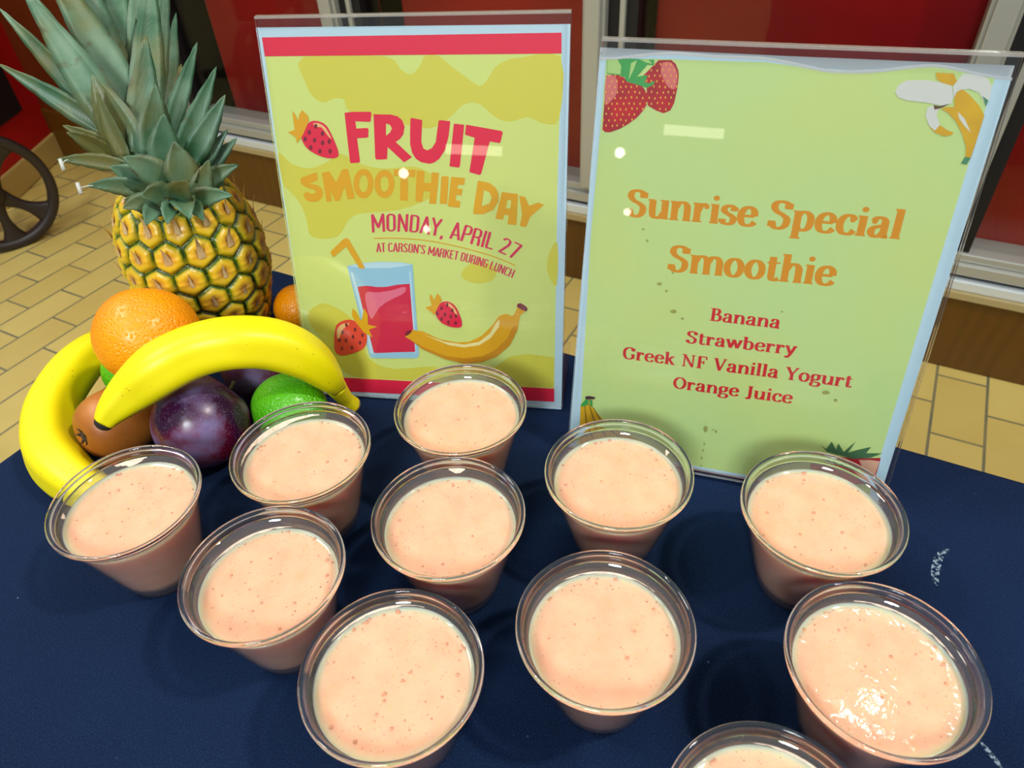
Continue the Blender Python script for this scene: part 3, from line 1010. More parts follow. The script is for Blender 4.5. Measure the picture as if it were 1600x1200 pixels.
P('mustard_shapes', [[(-20, 300), (60, 365), (170, 392), (280, 350), (350, 305), (480, 370), (620, 395), (780, 380), (880, 420), (930, 470), (900, 560), (700, 640), (480, 660), (400, 700), (330, 800), (180, 800), (150, 700), (110, 600), (40, 520), (10, 480)]], BLOB, smooth=True, n=3, c=cB)
P('mustard_shapes', [[(185, 600), (240, 540), (300, 545), (400, 610), (450, 700), (480, 800), (600, 850), (800, 840), (900, 900), (1000, 925), (700, 905), (420, 890), (330, 820), (260, 720)]], BLOB, smooth=True, n=3, c=cC)
P('mustard_shapes', [[(1060, 860), (1160, 790), (1250, 778), (1372, 795), (1370, 940), (1180, 934), (1040, 925)]], BLOB, smooth=False, c=cC)
P('mustard_shapes', [[(930, 380), (1000, 330), (1090, 360), (1080, 420), (1010, 440), (940, 420)]], BLOB, smooth=True, n=3, c=cC)
P('mustard_shapes', [[(1388, 245), (1350, 290), (1338, 380), (1384, 450)]], BLOB, smooth=True, n=3, c=cC)
P('crimson_band', [[(491, 587.5), (866, 607), (866, 627.6), (495, 609)]], PINK)
P('crimson_band', [[(409.5, 58.5), (877.5, 51), (877.5, 83.5), (414, 88)]], PINK)
pen = Pen(lambda x, y: pn.loc(*cB(x, y)), layer())
for lp in ([[(375, 62), (420, 56), (528, 55), (535, 62), (532, 110), (525, 116), (440, 112), (445, 155), (512, 152), (518, 160), (517, 205), (508, 210), (450, 213), (468, 352), (462, 358), (415, 362), (408, 355)]],
           [[(548, 70), (650, 72), (690, 82), (718, 105), (733, 145), (725, 190), (705, 218), (680, 235), (776, 325), (730, 357), (632, 265), (628, 338), (565, 340), (558, 330)], [(622, 125), (645, 132), (658, 155), (645, 180), (622, 198)]],
           [[(768, 95), (775, 92), (838, 105), (832, 235), (845, 275), (868, 285), (895, 272), (918, 235), (935, 110), (945, 105), (1005, 112), (995, 200), (975, 280), (940, 335), (910, 357), (880, 365), (830, 355), (800, 335), (778, 300), (766, 250), (765, 180)]],
           [[(1025, 130), (1032, 126), (1088, 133), (1062, 380), (1055, 388), (1000, 380)]],
           [[(1100, 132), (1310, 170), (1317, 180), (1303, 238), (1295, 242), (1240, 232), (1188, 425), (1180, 432), (1118, 415), (1150, 210), (1092, 192), (1098, 140)]]):
    pen.poly(lp)
obj('fruit_lettering', pen.bm, PINK, sheet, smooth=False)
pen = Pen(lambda x, y: pn.loc(*cB(x, y)), layer())
el = lambda cx, cy, rx, ry, k=24: [(cx + rx * cos(2 * pi * i / k), cy + ry * sin(2 * pi * i / k)) for i in range(k)]
for lp in ([[(112, 455), (125, 445), (205, 417), (212, 425), (218, 462), (166, 483), (215, 493), (240, 512), (248, 540), (240, 570), (218, 588), (175, 592), (145, 578), (128, 548), (150, 532), (185, 545), (205, 535), (197, 520), (150, 506), (118, 485)]],
           [[(240, 420), (285, 410), (325, 478), (362, 398), (395, 395), (437, 570), (395, 578), (376, 500), (345, 585), (318, 586), (290, 520), (300, 588), (268, 592)]],
           [el(488, 483, 60, 88), el(488, 483, 26, 52)], [el(613, 485, 60, 85), el(613, 485, 26, 46)],
           [[(668, 398), (798, 400), (795, 445), (752, 442), (752, 585), (706, 583), (708, 440), (668, 438)]],
           [[(805, 405), (850, 408), (848, 478), (890, 480), (893, 415), (938, 420), (920, 605), (878, 602), (885, 530), (845, 527), (838, 592), (797, 588)]],
           [[(952, 438), (995, 440), (985, 605), (942, 602)]],
           [[(1010, 442), (1092, 450), (1088, 490), (1050, 490), (1047, 512), (1078, 515), (1072, 552), (1040, 550), (1038, 582), (1065, 588), (1060, 627), (990, 618)]],
           [[(1168, 470), (1175, 465), (1240, 480), (1275, 508), (1292, 545), (1290, 590), (1260, 640), (1200, 665), (1145, 665), (1140, 655)], [(1205, 520), (1238, 535), (1252, 565), (1238, 600), (1190, 620)]],
           [[(1312, 533), (1408, 545), (1398, 730), (1345, 725), (1352, 672), (1325, 668), (1318, 698), (1272, 692)], [(1345, 580), (1368, 582), (1362, 632), (1335, 630)]],
           [[(1415, 555), (1450, 562), (1472, 615), (1530, 595), (1562, 610), (1480, 680), (1455, 742), (1418, 735), (1432, 665)]]):
    pen.poly(lp)
obj('smoothie_day_lettering', pen.bm, GOLD, sheet, smooth=False)
DATE = flat('print_rose', S(216, 40, 84), 0.6)
obj('date_lettering', arched_text(pn, 'MONDAY, APRIL 27', [cD(*p) for p in ((372, 199), (470, 193), (560, 192), (640, 196), (735, 205), (830, 222), (930, 240), (1000, 254), (1090, 282), (1170, 305), (1250, 327), (1320, 355), (1415, 398))], 28.5, 25.5, layer()), DATE, sheet, smooth=False)
obj('venue_lettering', arched_text(pn, "AT CARSON'S MARKET DURING LUNCH", [cD(*p) for p in ((408, 341), (520, 338), (640, 343), (750, 355), (870, 376), (985, 396), (1100, 424), (1200, 456), (1290, 488), (1388, 528))], 14.2, 13.2, layer(), 0.06), DATE, sheet, smooth=False)
pen = Pen(lambda x, y: pn.loc(*cD(x, y)), layer())
pen.stroke([tuple(p) for p in catmull([Vector(p) for p in ((390, 240), (560, 240), (760, 255), (950, 290), (1150, 340), (1300, 390), (1408, 437))], 6)], 3.4, 3.4, join=False)
obj('gold_rule', pen.bm, GOLD, sheet, smooth=False)
# printed glass
glassp = P('printed_glass', [[(197, 440), (300, 418), (440, 410), (580, 413), (668, 428), (716, 1080), (708, 1098), (690, 1105), (390, 1105), (370, 1100), (358, 1085)]], SKY, c=cD)
P('printed_glass_sheen', [[(205, 442), (330, 456), (500, 455), (664, 432), (580, 416), (440, 413), (300, 420)], [(222, 490), (240, 488), (345, 880), (385, 1070), (365, 1075), (330, 900)], [(645, 480), (655, 480), (695, 1070), (686, 1072)]], SKY2, c=cD)
P('printed_straw', [[(75, 340), (85, 328), (172, 245), (190, 239), (207, 245), (325, 452), (310, 462), (285, 458), (190, 300), (105, 372), (95, 374)]], GOLD, c=cD)
P('printed_drink', [[(272, 592), (330, 582), (420, 592), (480, 590), (560, 575), (648, 568), (670, 850), (688, 1058), (540, 1062), (400, 1068), (388, 1060), (330, 830)]], flat('print_drink', S(214, 24, 66), 0.6), c=cD)
P('printed_drink_sheen', [[(332, 635), (420, 630), (520, 615), (600, 592), (620, 604), (600, 640), (500, 690), (430, 740), (385, 810), (365, 814), (340, 740)]], PINK2, smooth=True, n=4, c=cD)


def berry(nm, body, leaf, seeds, hil, mat, c):
    b_ = P(nm, [body], mat, smooth=True, n=5, c=c)
    P('printed_berry_sheen', [hil], PEACH, smooth=True, n=4, c=c)
    P('printed_berry_leaf', [leaf], GOLD, c=c)
    pen_ = Pen(lambda x, y: pn.loc(*c(x, y)), layer())
    for s_ in seeds: pen_.poly([el(s_[0], s_[1], 10, 15, 10)])
    obj('printed_berry_seeds', pen_.bm, MAROON, sheet, smooth=False)


berry('printed_strawberry', [(165, 120), (210, 110), (265, 135), (305, 205), (338, 290), (332, 325), (280, 332), (210, 310), (150, 270), (120, 215), (125, 180)],
      [(65, 50), (85, 75), (97, 112), (108, 70), (122, 45), (150, 70), (162, 90), (160, 118), (130, 190), (110, 220), (92, 242), (88, 210), (60, 190), (38, 178), (80, 162), (72, 110)],
      [(167, 178), (205, 142), (245, 185), (198, 225), (142, 218), (246, 240), (285, 232), (175, 268), (230, 290), (290, 290)],
      [(190, 125), (225, 125), (262, 150), (298, 215), (275, 195), (240, 150), (205, 145)], PINK, cB)
berry('printed_strawberry', [(110, 900), (130, 855), (190, 828), (250, 835), (310, 880), (340, 940), (335, 1000), (300, 1045), (200, 1078), (140, 1080), (110, 1050), (104, 980)],
      [(235, 745), (262, 770), (290, 825), (300, 830), (320, 742), (345, 790), (348, 862), (415, 878), (355, 897), (382, 955), (320, 920), (260, 845), (232, 800)],
      [(192, 865), (255, 898), (165, 918), (308, 938), (240, 950), (142, 975), (190, 975), (290, 992), (160, 1035), (232, 1028)],
      [(125, 900), (150, 865), (200, 850), (210, 860), (165, 900), (140, 960), (125, 950)], REDOR, cD)
berry('printed_strawberry', [(880, 702), (930, 697), (980, 735), (1015, 810), (1025, 860), (1010, 882), (950, 880), (880, 850), (840, 800), (830, 750)],
      [(795, 640), (812, 660), (825, 695), (832, 665), (848, 637), (870, 660), (878, 688), (850, 740), (822, 797), (802, 768), (760, 738), (808, 724), (793, 675)],
      [(878, 745), (918, 720), (955, 760), (902, 790), (848, 780), (945, 805), (982, 800), (878, 822), (928, 845), (980, 850)],
      [(905, 708), (935, 710), (975, 750), (995, 800), (975, 780), (940, 735), (915, 725)], PINK, cD)
P('printed_banana', [[(615, 950), (640, 925), (668, 900), (740, 910), (860, 965), (980, 990), (1080, 985), (1170, 940), (1240, 870), (1290, 800), (1340, 783), (1390, 800), (1410, 770), (1425, 735), (1480, 765), (1442, 800), (1425, 900), (1370, 1010), (1280, 1090), (1170, 1132), (1040, 1142), (900, 1110), (740, 1040), (660, 975)]], GOLD, c=cD)
P('printed_banana_shade', [[(650, 968), (760, 1030), (900, 1085), (1040, 1105), (1170, 1090), (1270, 1040), (1350, 960), (1390, 880), (1425, 870), (1420, 910), (1370, 1010), (1280, 1090), (1170, 1132), (1040, 1142), (900, 1110), (740, 1040)]], GOLD2, c=cD)
P('printed_banana_sheen', [[(1298, 822), (1290, 880), (1230, 960), (1150, 1010), (1040, 1026), (930, 1010), (740, 930), (900, 985), (1040, 1005), (1150, 985), (1225, 925), (1270, 850)]], HILITE, c=cD)
P('printed_banana_tip', [[(1425, 712), (1445, 706), (1480, 725), (1498, 745), (1490, 768), (1450, 752), (1420, 732)]], MAROON, c=cD)
P('printed_banana_tip', [[(618, 918), (655, 897), (667, 910), (637, 938), (616, 942)]], MAROON, c=cD)

# ---------------------------------------------------------------- green menu sign
pn, root = holder('sign_holder', 'clear acrylic sign with a green sunrise special menu sheet, at the right',
                  (-0.156, 0.355, TZ + 0.0013), radians(10.933), radians(14.777), [(942, 63), (1597, 88), (1376, 793), (887, 703)], (1405, 696), None)
LZ[0] = 0
GREEN = Mat('print_soft_green', rough=0.6)
GREEN.base(GREEN.mix(GREEN.ramp(GREEN.noise(9, 2), [(0.35, g(0)), (0.7, g(1))]), S(190, 220, 140), S(200, 218, 126)))
GREEN = GREEN.m
ORANGE_T = flat('print_amber', S(216, 142, 0), 0.6)
RED_T = flat('print_red', S(206, 18, 30), 0.6)
bm = bmesh.new(); prism(bm, [pn.loc(*p) for p in ((888.5, 698), (1372, 787), (1586, 102.5), (1240, 88), (937.6, 74))], -0.0007, -0.0004)
obj('backing_sheet', bm, flat('grey_backing', S(170, 176, 178), 0.6), root, smooth=False)
wave = [(938, 89), (962, 89), (988, 86), (1037, 81), (1075, 82), (1114, 85.5), (1155, 87), (1195, 89), (1240, 97), (1285, 107), (1330, 110), (1375, 108), (1420, 102.6), (1456, 100), (1487, 104), (1523, 112), (1555, 118), (1581, 121)]
bm = bmesh.new(); prism(bm, [pn.loc(*p) for p in [(889, 695), (1371.5, 784)] + wave[::-1]], -0.0002, 0.0001)
sheet = obj('paper_sheet', bm, PAPER, root, smooth=False)
# curled upper lip of the paper, its highlight painted in as whiter colour
bm = bmesh.new()
rows = []
for p in catmull([Vector(q_) for q_ in wave], 3):
    q0, q1 = pn.loc(p.x, p.y), pn.loc(p.x, p.y + 5)
    rows.append([bm.verts.new((q0.x, q0.y, 0.0011)), bm.verts.new((q0.x + (q1.x - q0.x) * .4, q0.y + (q1.y - q0.y) * .4, 0.0008)), bm.verts.new((q1.x, q1.y, 0.00015))])
for a, b in zip(rows, rows[1:]):
    bm.faces.new((a[0], a[1], b[1], b[0])); bm.faces.new((a[1], a[2], b[2], b[1]))
bmesh.ops.recalc_face_normals(bm, faces=bm.faces)
obj('curled_edge', bm, flat('curl_highlight', S(240, 246, 248), 0.4), sheet)
P = lambda nm, loops, mat, **k: print_poly(nm, pn, sheet, loops, mat, **k)
P('green_ground', [[(900.5, 695), (1357, 776), (1369, 734.5), (1463.6, 420), (1555, 119), (1523, 114), (1487, 108), (1456, 105), (1420, 107), (1375, 113), (1330, 115), (1285, 112), (1240, 103), (1195, 97), (1114, 95), (1037, 92), (947.5, 92), (922.8, 373.5), (906, 665)]], GREEN)
for nm, txt, p0, p1, pt, mt in (('heading_lettering', 'Sunrise Special', (979.5, 337.5), (1406, 373.8), (980, 295.5), ORANGE_T), ('heading_lettering', 'Smoothie', (1045, 423.5), (1302, 447), (1048, 383), ORANGE_T),
                                ('list_lettering', 'Banana', (1108.7, 500.5), (1218, 513.4), (1110, 481), RED_T), ('list_lettering', 'Strawberry', (1072.3, 535.6), (1243, 554.8), (1073, 516.6), RED_T),
                                ('list_lettering', 'Greek NF Vanilla Yogurt', (973, 559.9), (1330, 605.5), (974, 541.4), RED_T), ('list_lettering', 'Orange Juice', (1051, 606), (1237, 630.4), (1052, 588), RED_T)):
    obj(nm, serif_text(pn, txt, p0, p1, pt, layer(), *((0.108, 0.048) if nm[0] == 'h' else (0.092, 0.042))), mt, sheet, smooth=False)
cE = lambda x, y: (930 + x / 8.573, 80 + y / 8.573)
cF = lambda x, y: (1380 + x / 6, 80 + y / 6)
cG = lambda x, y: (860 + x / 5, 620 + y / 5)
cH = lambda x, y: (1140 + x / 5, 690 + y / 5)
BERRY = Mat('print_berry_red', rough=0.6)
BERRY.base(BERRY.mix(BERRY.ramp(BERRY.noise(70, 3), [(0.35, g(0)), (0.65, g(1))]), S(196, 20, 26), S(158, 22, 36)))
BERRY = BERRY.m
BERRY2 = flat('print_berry_rose', S(214, 110, 104), 0.6)
LEAF = flat('print_leaf_green', S(60, 158, 74), 0.6)
LEAF2 = flat('print_leaf_pale', S(168, 206, 120), 0.6)
SEED = flat('print_seed_yellow', S(228, 170, 60), 0.6)
lb = [(148, 328), (220, 315), (340, 320), (430, 390), (560, 430), (640, 480), (700, 560), (708, 640), (690, 720), (640, 800), (560, 890), (450, 970), (330, 1040), (200, 1085), (130, 1082), (98, 1050)]
rb_ = [(850, 120), (1020, 117), (1080, 170), (1115, 260), (1120, 340), (1100, 500), (1060, 690), (1010, 790), (920, 830), (830, 800), (705, 728), (700, 640), (690, 500), (640, 330)]
P('printed_strawberry', [rb_], BERRY, c=cE)
P('printed_strawberry_sheen', [[(900, 160), (1010, 150), (1080, 240), (1100, 340), (1070, 500), (980, 480), (920, 380), (880, 280)]], BERRY2, smooth=True, n=4, c=cE)
P('printed_strawberry', [lb], BERRY, c=cE)
P('printed_strawberry_sheen', [[(150, 345), (260, 340), (300, 420), (290, 560), (220, 660), (130, 700)]], BERRY2, smooth=True, n=4, c=cE)


def inside(p, poly):
    c_ = False
    for i in range(len(poly)):
        a, b = poly[i], poly[i - 1]
        if (a[1] > p[1]) != (b[1] > p[1]) and p[0] < (b[0] - a[0]) * (p[1] - a[1]) / (b[1] - a[1]) + a[0]: c_ = not c_
    return c_


pen = Pen(lambda x, y: pn.loc(*cE(x, y)), layer())
for gy in range(12):
    for gx in range(14):
        p = (110 + gx * 76 + (gy % 2) * 38 + rnd.uniform(-8, 8), 180 + gy * 74 + rnd.uniform(-8, 8))
        if inside(p, lb) or inside(p, rb_): pen.poly([el(p[0], p[1], 10, 17, 8)])
obj('printed_seeds', pen.bm, SEED, sheet, smooth=False)
P('printed_leaves', [[(160, 112), (470, 97), (700, 112), (790, 112), (792, 188), (700, 180), (640, 250), (560, 340), (700, 318), (690, 370), (655, 410), (720, 430), (803, 393), (780, 450), (690, 492), (600, 460), (420, 408), (400, 350), (300, 318), (155, 300)]], LEAF, c=cE)
P('printed_leaves_sheen', [[(165, 115), (300, 110), (350, 200), (340, 310), (160, 290)], [(480, 160), (560, 120), (520, 240), (450, 380)], [(600, 110), (720, 118), (770, 170), (680, 150)]], LEAF2, c=cE)
FLESH = flat('print_banana_flesh', S(212, 214, 204), 0.6)
SKIN_Y = Mat('print_banana_skin', rough=0.6)
SKIN_Y.base(SKIN_Y.mix(SKIN_Y.noise(60, 3), S(226, 184, 18), S(196, 142, 12)))
SKIN_Y = SKIN_Y.m
P('printed_banana_flesh', [[(110, 380), (140, 320), (220, 272), (400, 270), (520, 290), (640, 320), (655, 420), (640, 490), (560, 512), (400, 480), (220, 462), (140, 430)], [(745, 212), (900, 218), (980, 260), (1015, 330), (1000, 440), (960, 520), (930, 450), (900, 390), (800, 350), (700, 370), (660, 440), (650, 330), (690, 280)]], FLESH, c=cF)
P('printed_banana_skin', [[(490, 200), (660, 208), (690, 280), (650, 325), (560, 300), (500, 260)], [(665, 440), (680, 390), (740, 355), (800, 400), (900, 510), (948, 600), (870, 850), (822, 995), (768, 992), (775, 900), (740, 780), (680, 660), (600, 570), (540, 540), (600, 520), (665, 525)], [(440, 720), (530, 690), (600, 740), (660, 760), (640, 785), (570, 798), (490, 765)]], SKIN_Y, c=cF)
P('printed_banana_flesh', [[(462, 505), (520, 530), (500, 600), (530, 690), (480, 745), (425, 690), (395, 600), (415, 530)], [(700, 570), (760, 630), (822, 765), (760, 700), (710, 630)]], FLESH, c=cF)
P('printed_banana_tip', [[(765, 990), (820, 1000), (780, 1062), (727, 1050)]], flat('print_dull_green', S(70, 134, 92), 0.6), c=cF)
P('printed_banana_tip', [[(930, 420), (985, 460), (960, 520)]], flat('print_dull_green', S(70, 134, 92), 0.6), c=cF)
P('printed_banana_tips', [[(470, 505), (530, 515), (620, 490), (560, 525), (480, 548)]], flat('print_dark_brown', S(92, 60, 40), 0.6), c=cF)
P('printed_banana_bunch', [[(236, 62), (280, 15), (330, 20), (330, 80), (400, 165), (480, 240), (620, 300), (718, 352), (714, 376), (600, 350), (420, 330), (300, 340), (229, 374)]], SKIN_Y, c=cG)
P('printed_bunch_lines', [[(300, 60), (308, 60), (350, 180), (440, 300), (430, 305), (335, 185)], [(265, 60), (272, 60), (290, 200), (340, 320), (325, 320), (275, 200)], [(330, 75), (338, 80), (420, 210), (560, 320), (545, 322), (405, 215)]], flat('print_olive', S(140, 112, 20), 0.6), c=cG)
P('printed_bunch_stem', [[(236, 62), (278, 14), (300, 20), (300, 60), (250, 75)], [(305, 20), (328, 20), (330, 80), (312, 70)]], LEAF, c=cG)
P('printed_bunch_tip', [[(270, -2), (300, -10), (352, 0), (345, 16), (280, 18)]], flat('print_plum_brown', S(70, 40, 50), 0.6), c=cG)
P('printed_strawberry', [[(640, 128), (720, 112), (900, 120), (1000, 128), (1180, 124), (1155, 215), (1120, 320), (980, 330), (860, 285), (740, 245), (630, 205)]], BERRY, c=cH)
P('printed_strawberry_cut', [[(1010, 140), (1100, 140), (1170, 150), (1120, 300), (1060, 260)]], flat('print_cut_berry', S(222, 170, 140), 0.6), c=cH)
P('printed_leaves', [[(710, 20), (755, 55), (798, -4), (830, 60), (850, 10), (890, 78), (985, -4), (925, 82), (1000, 62), (1105, 38), (1065, 88), (1192, 88), (1100, 122), (960, 132), (900, 112), (760, 76)]], flat('print_deep_green', S(64, 108, 66), 0.6), c=cH)

DRIP = Mat('dried_drip', S(132, 128, 60), 0.4)
DRIP.p.inputs['Alpha'].default_value = 0.6
pen = Pen(pn.loc, 0.0036)
for x, y, rx, ry in ((1031, 441, 4, 2.5), (1042, 452, 2, 2), (1053, 484, 5, 3), (1067, 495, 2.5, 2), (1290, 610, 6, 3), (1305, 622, 3, 2.5), (1103, 667, 3.5, 5), (1114, 668, 1.5, 1.5), (1119, 671, 2, 2.5), (1222, 484, 2, 1.5), (1101, 690, 1.2, 2), (1099, 700, 1.5, 2), (1097, 712, 1.2, 2), (1096, 724, 1.2, 1.5), (1012, 374, 2, 2), (1052, 424, 1.5, 1.5), (1006, 356, 2, 1.5)):
    pen.disc((x, y), rx, ry, 12)
obj('drip_marks', pen.bm, DRIP.m, root, smooth=False, kind='stuff', label='small dried drips')

# =================================================================== FRUIT
# ---- oranges and limes
def citrus_mat(name, c0, c1, pore, sss=0.0):
    m = Mat(name, rough=0.33)
    m.base(m.mix(m.ramp(m.noise(26, 3), [(0.3, g(0)), (0.7, g(1))]), c0, c1))
    v_ = m.voro(pore)
    m.bump(m.ramp(v_.outputs['Distance'], [(0.0, g(0)), (0.55, g(1))]), 0.5, 0.0012)
    return m.m


ORANGE = citrus_mat('orange_peel', S(255, 160, 2), S(255, 146, 0), 420)
LIME = citrus_mat('lime_peel', S(104, 196, 26), S(72, 168, 14), 380)
STEM = Mat('dry_stem', S(70, 62, 34), 0.8).m


def ball(rad, zs=1.0, tip=0.0, n=48, dent=0.0):
    bm = bmesh.new()
    prof = []
    k = 32
    for i in range(k + 1):
        a = -pi / 2 + pi * i / k
        r, z = rad * cos(a), rad * zs * sin(a)
        if tip:
            z += rad * tip * (max(0, sin(a)) ** 14 - max(0, -sin(a)) ** 18 * 0.5)
        if dent:
            z -= rad * dent * max(0, sin(a)) ** 24
        prof.append((0 if i in (0, k) else r, z))
    lathe(bm, prof, n)
    bmesh.ops.recalc_face_normals(bm, faces=bm.faces)
    return bm


def aim(v_):
    return Vector(v_).to_track_quat('Z', 'Y').to_matrix()


def citrus(name, loc, rad, mat, axis, label, cat, group, zs=0.97, tip=0.0):
    t = empty(name, loc, label, cat, group, rot=aim(axis))
    obj('peel', ball(rad, zs, tip, dent=0.04), mat, t)
    bm = bmesh.new(); lathe(bm, [(0, 0.0012), (0.0022, 0.0010), (0.003, 0.0), (0.0032, -0.001)], 10)
    for v_ in bm.verts: v_.co.z += rad * zs * (1 - 0.04) + rad * tip
    obj('stem_button', bm, STEM, t)
    return t


PL = lambda x, y, h: at(x, y, h)
OR1 = PL(232, 525, 0.084); 
citrus('orange', OR1, 0.0390, ORANGE, (-0.3, 0.6, 0.8), 'whole orange on top of the fruit pile, against the pineapple', 'orange', 'oranges in the fruit pile')
citrus('orange', PL(467, 482, 0.0232), 0.0234, ORANGE, (0.5, 0.3, 0.7), 'small orange half hidden behind the yellow event sign', 'orange', 'oranges in the fruit pile')
citrus('lime', PL(452, 637, 0.0272), 0.0278, LIME, (0.9, 0.25, 0.15), 'green lime under the arching banana, behind a smoothie cup', 'lime', 'limes in the fruit pile', 1.08, 0.12)
citrus('lime', PL(214, 578, 0.0265), 0.027, LIME, (0.9, 0.2, 0.2), 'lime almost hidden below the top orange', 'lime', 'limes in the fruit pile', 1.05, 0.1)

# ---- plums
m = Mat('plum_skin', rough=0.24)
bl = m.noise(22, 5, 0.6)
c0 = m.mix(m.ramp(m.noise(11, 3), [(0.40, g(0)), (0.62, g(1))]), S(48, 14, 48), S(138, 10, 36))
c1 = m.mix(m.ramp(bl, [(0.46, g(0)), (0.62, g(0.8))]), c0, S(116, 110, 156))
v_ = m.voro(900)
vv_ = m.n('SeparateColor'); m.l(v_.outputs['Color'], vv_.inputs[0])
dk = m.n('Math', operation='MULTIPLY'); m.l(m.ramp(v_.outputs['Distance'], [(0.12, g(0.6)), (0.26, g(0))]), dk.inputs[0]); m.l(m.ramp(vv_.outputs[0], [(0.45, g(0)), (0.5, g(1))]), dk.inputs[1])
m.base(m.mix(dk.outputs[0], c1, S(196, 170, 180)))
m.l(m.ramp(bl, [(0.42, g(0.2)), (0.66, g(0.5))]), m.p.inputs['Roughness'])
PLUM = m.m


def plum(loc, rad, axis, label):
    t = empty('plum', loc, label, 'plum', 'plums in the fruit pile', rot=aim(axis))
    bm = ball(rad, 1.0, 0, dent=0.16)
    for v_ in bm.verts:                       # the seam
        a = atan2(v_.co.y, v_.co.x)
        k = math.exp(-(a / 0.16) ** 2) * 0.05 * (1 - (v_.co.z / rad) ** 2)
        v_.co.x *= 1 - k; v_.co.y *= 1 - k
    obj('skin', bm, PLUM, t)
    bm = bmesh.new(); sweep(bm, [Vector((0, 0, rad * 0.82)), Vector((0.001, 0, rad * 0.95)), Vector((0.003, 0, rad * 1.08))], [0.0016, 0.0013, 0.0017], 8)
    obj('stem', bm, STEM, t)
    return t


plum(PL(315, 659, 0.0355), 0.0357, (0.2, 0.8, 0.35), 'dark purple plum with pale bloom, under the arching banana')
plum(PL(403, 566, 0.031), 0.0315, (0.4, 0.7, 0.3), 'dark plum hidden in shade between the front plum and the sign')

# ---- pear
m = Mat('pear_skin', rough=0.42)
c0 = m.mix(m.ramp(m.noise(18, 4), [(0.3, g(0)), (0.7, g(1))]), S(186, 118, 40), S(158, 88, 28))
m.base(m.mix(m.ramp(m.noise(700, 2), [(0.6, g(0)), (0.75, g(0.5))]), c0, S(120, 64, 24)))
PEAR = m.m
pc = PL(181, 660, 0.0292)
ax_ = (CR * 0.58 + Vector((CF.x, CF.y, 0)).normalized() * 0.81); ax_.z = -0.22; ax_.normalize()
t = empty('pear', pc, 'brown russet pear lying under the banana tip, calyx to the left', 'pear', rot=aim(ax_))
prof = [(0.0, -0.024), (0.003, -0.0245), (0.006, -0.0262), (0.012, -0.0262), (0.019, -0.0225), (0.0248, -0.014), (0.0272, -0.003), (0.0272, 0.008), (0.0252, 0.020), (0.022, 0.032), (0.0175, 0.044), (0.0145, 0.056), (0.0115, 0.066), (0.006, 0.0715), (0, 0.072)]
pp = catmull([Vector((a, b)) for a, b in prof], 4)
bm = bmesh.new(); lathe(bm, [(max(0, p.x) if 0 < i < len(pp) - 1 else 0, p.y) for i, p in enumerate(pp)], 48); bmesh.ops.recalc_face_normals(bm, faces=bm.faces)
obj('skin', bm, PEAR, t)
bm = bmesh.new()
for k in range(5):
    a = 2 * pi * k / 5
    e1, e2 = Vector((cos(a), sin(a), 0)), Vector((-sin(a), cos(a), 0))
    pts = [e1 * 0.0015 - e2 * 0.0012 + Vector((0, 0, -0.0245)), e1 * 0.0015 + e2 * 0.0012 + Vector((0, 0, -0.0245)), e1 * 0.005 + Vector((0, 0, -0.0278)), e1 * 0.004 + Vector((0, 0, -0.0255))]
    q = [bm.verts.new(p) for p in pts]
    bm.faces.new((q[0], q[1], q[2])); bm.faces.new((q[0], q[2], q[3])); bm.faces.new((q[1], q[3], q[2])); bm.faces.new((q[0], q[3], q[1]))
lathe(bm, [(0, -0.0256), (0.002, -0.0256), (0.003, -0.0248)], 10)
for v_ in bm.verts: v_.co.x *= 1.6; v_.co.y *= 1.6; v_.co.z -= 0.0006
obj('calyx', bm, Mat('dry_calyx', S(58, 46, 30), 0.9).m, t, label='dark dried calyx')
bm = bmesh.new(); sweep(bm, [Vector((0, 0, 0.070)), Vector((0.001, 0, 0.078)), Vector((0.004, 0, 0.086))], [0.0018, 0.0015, 0.0021], 8)
obj('stem', bm, STEM, t)

# ---- bananas
m = Mat('banana_peel', rough=0.42)
co = m.coord()
c0 = m.mix(m.ramp(m.noise(14, 3), [(0.35, g(0)), (0.7, g(1))]), S(240, 226, 0), S(233, 214, 0))
v_ = m.voro(260)
vv_ = m.n('SeparateColor'); m.l(v_.outputs['Color'], vv_.inputs[0])
dk = m.n('Math', operation='MULTIPLY'); m.l(m.ramp(v_.outputs['Distance'], [(0.07, g(0.8)), (0.2, g(0))]), dk.inputs[0]); m.l(m.ramp(vv_.outputs[1], [(0.82, g(0)), (0.85, g(1))]), dk.inputs[1])
m.base(m.mix(dk.outputs[0], c0, S(140, 104, 20)))
m.bump(m.noise(90, 3), 0.05, 0.001)
PEEL = m.m
m = Mat('banana_stem', rough=0.5)
m.base(m.mix(m.noise(40, 3), S(234, 220, 4), S(220, 206, 18)))
BSTEM = m.m
BTIP = Mat('banana_black_tip', S(34, 26, 18), 0.85).m
BCUT = Mat('banana_cut_end', S(168, 136, 60), 0.8).m


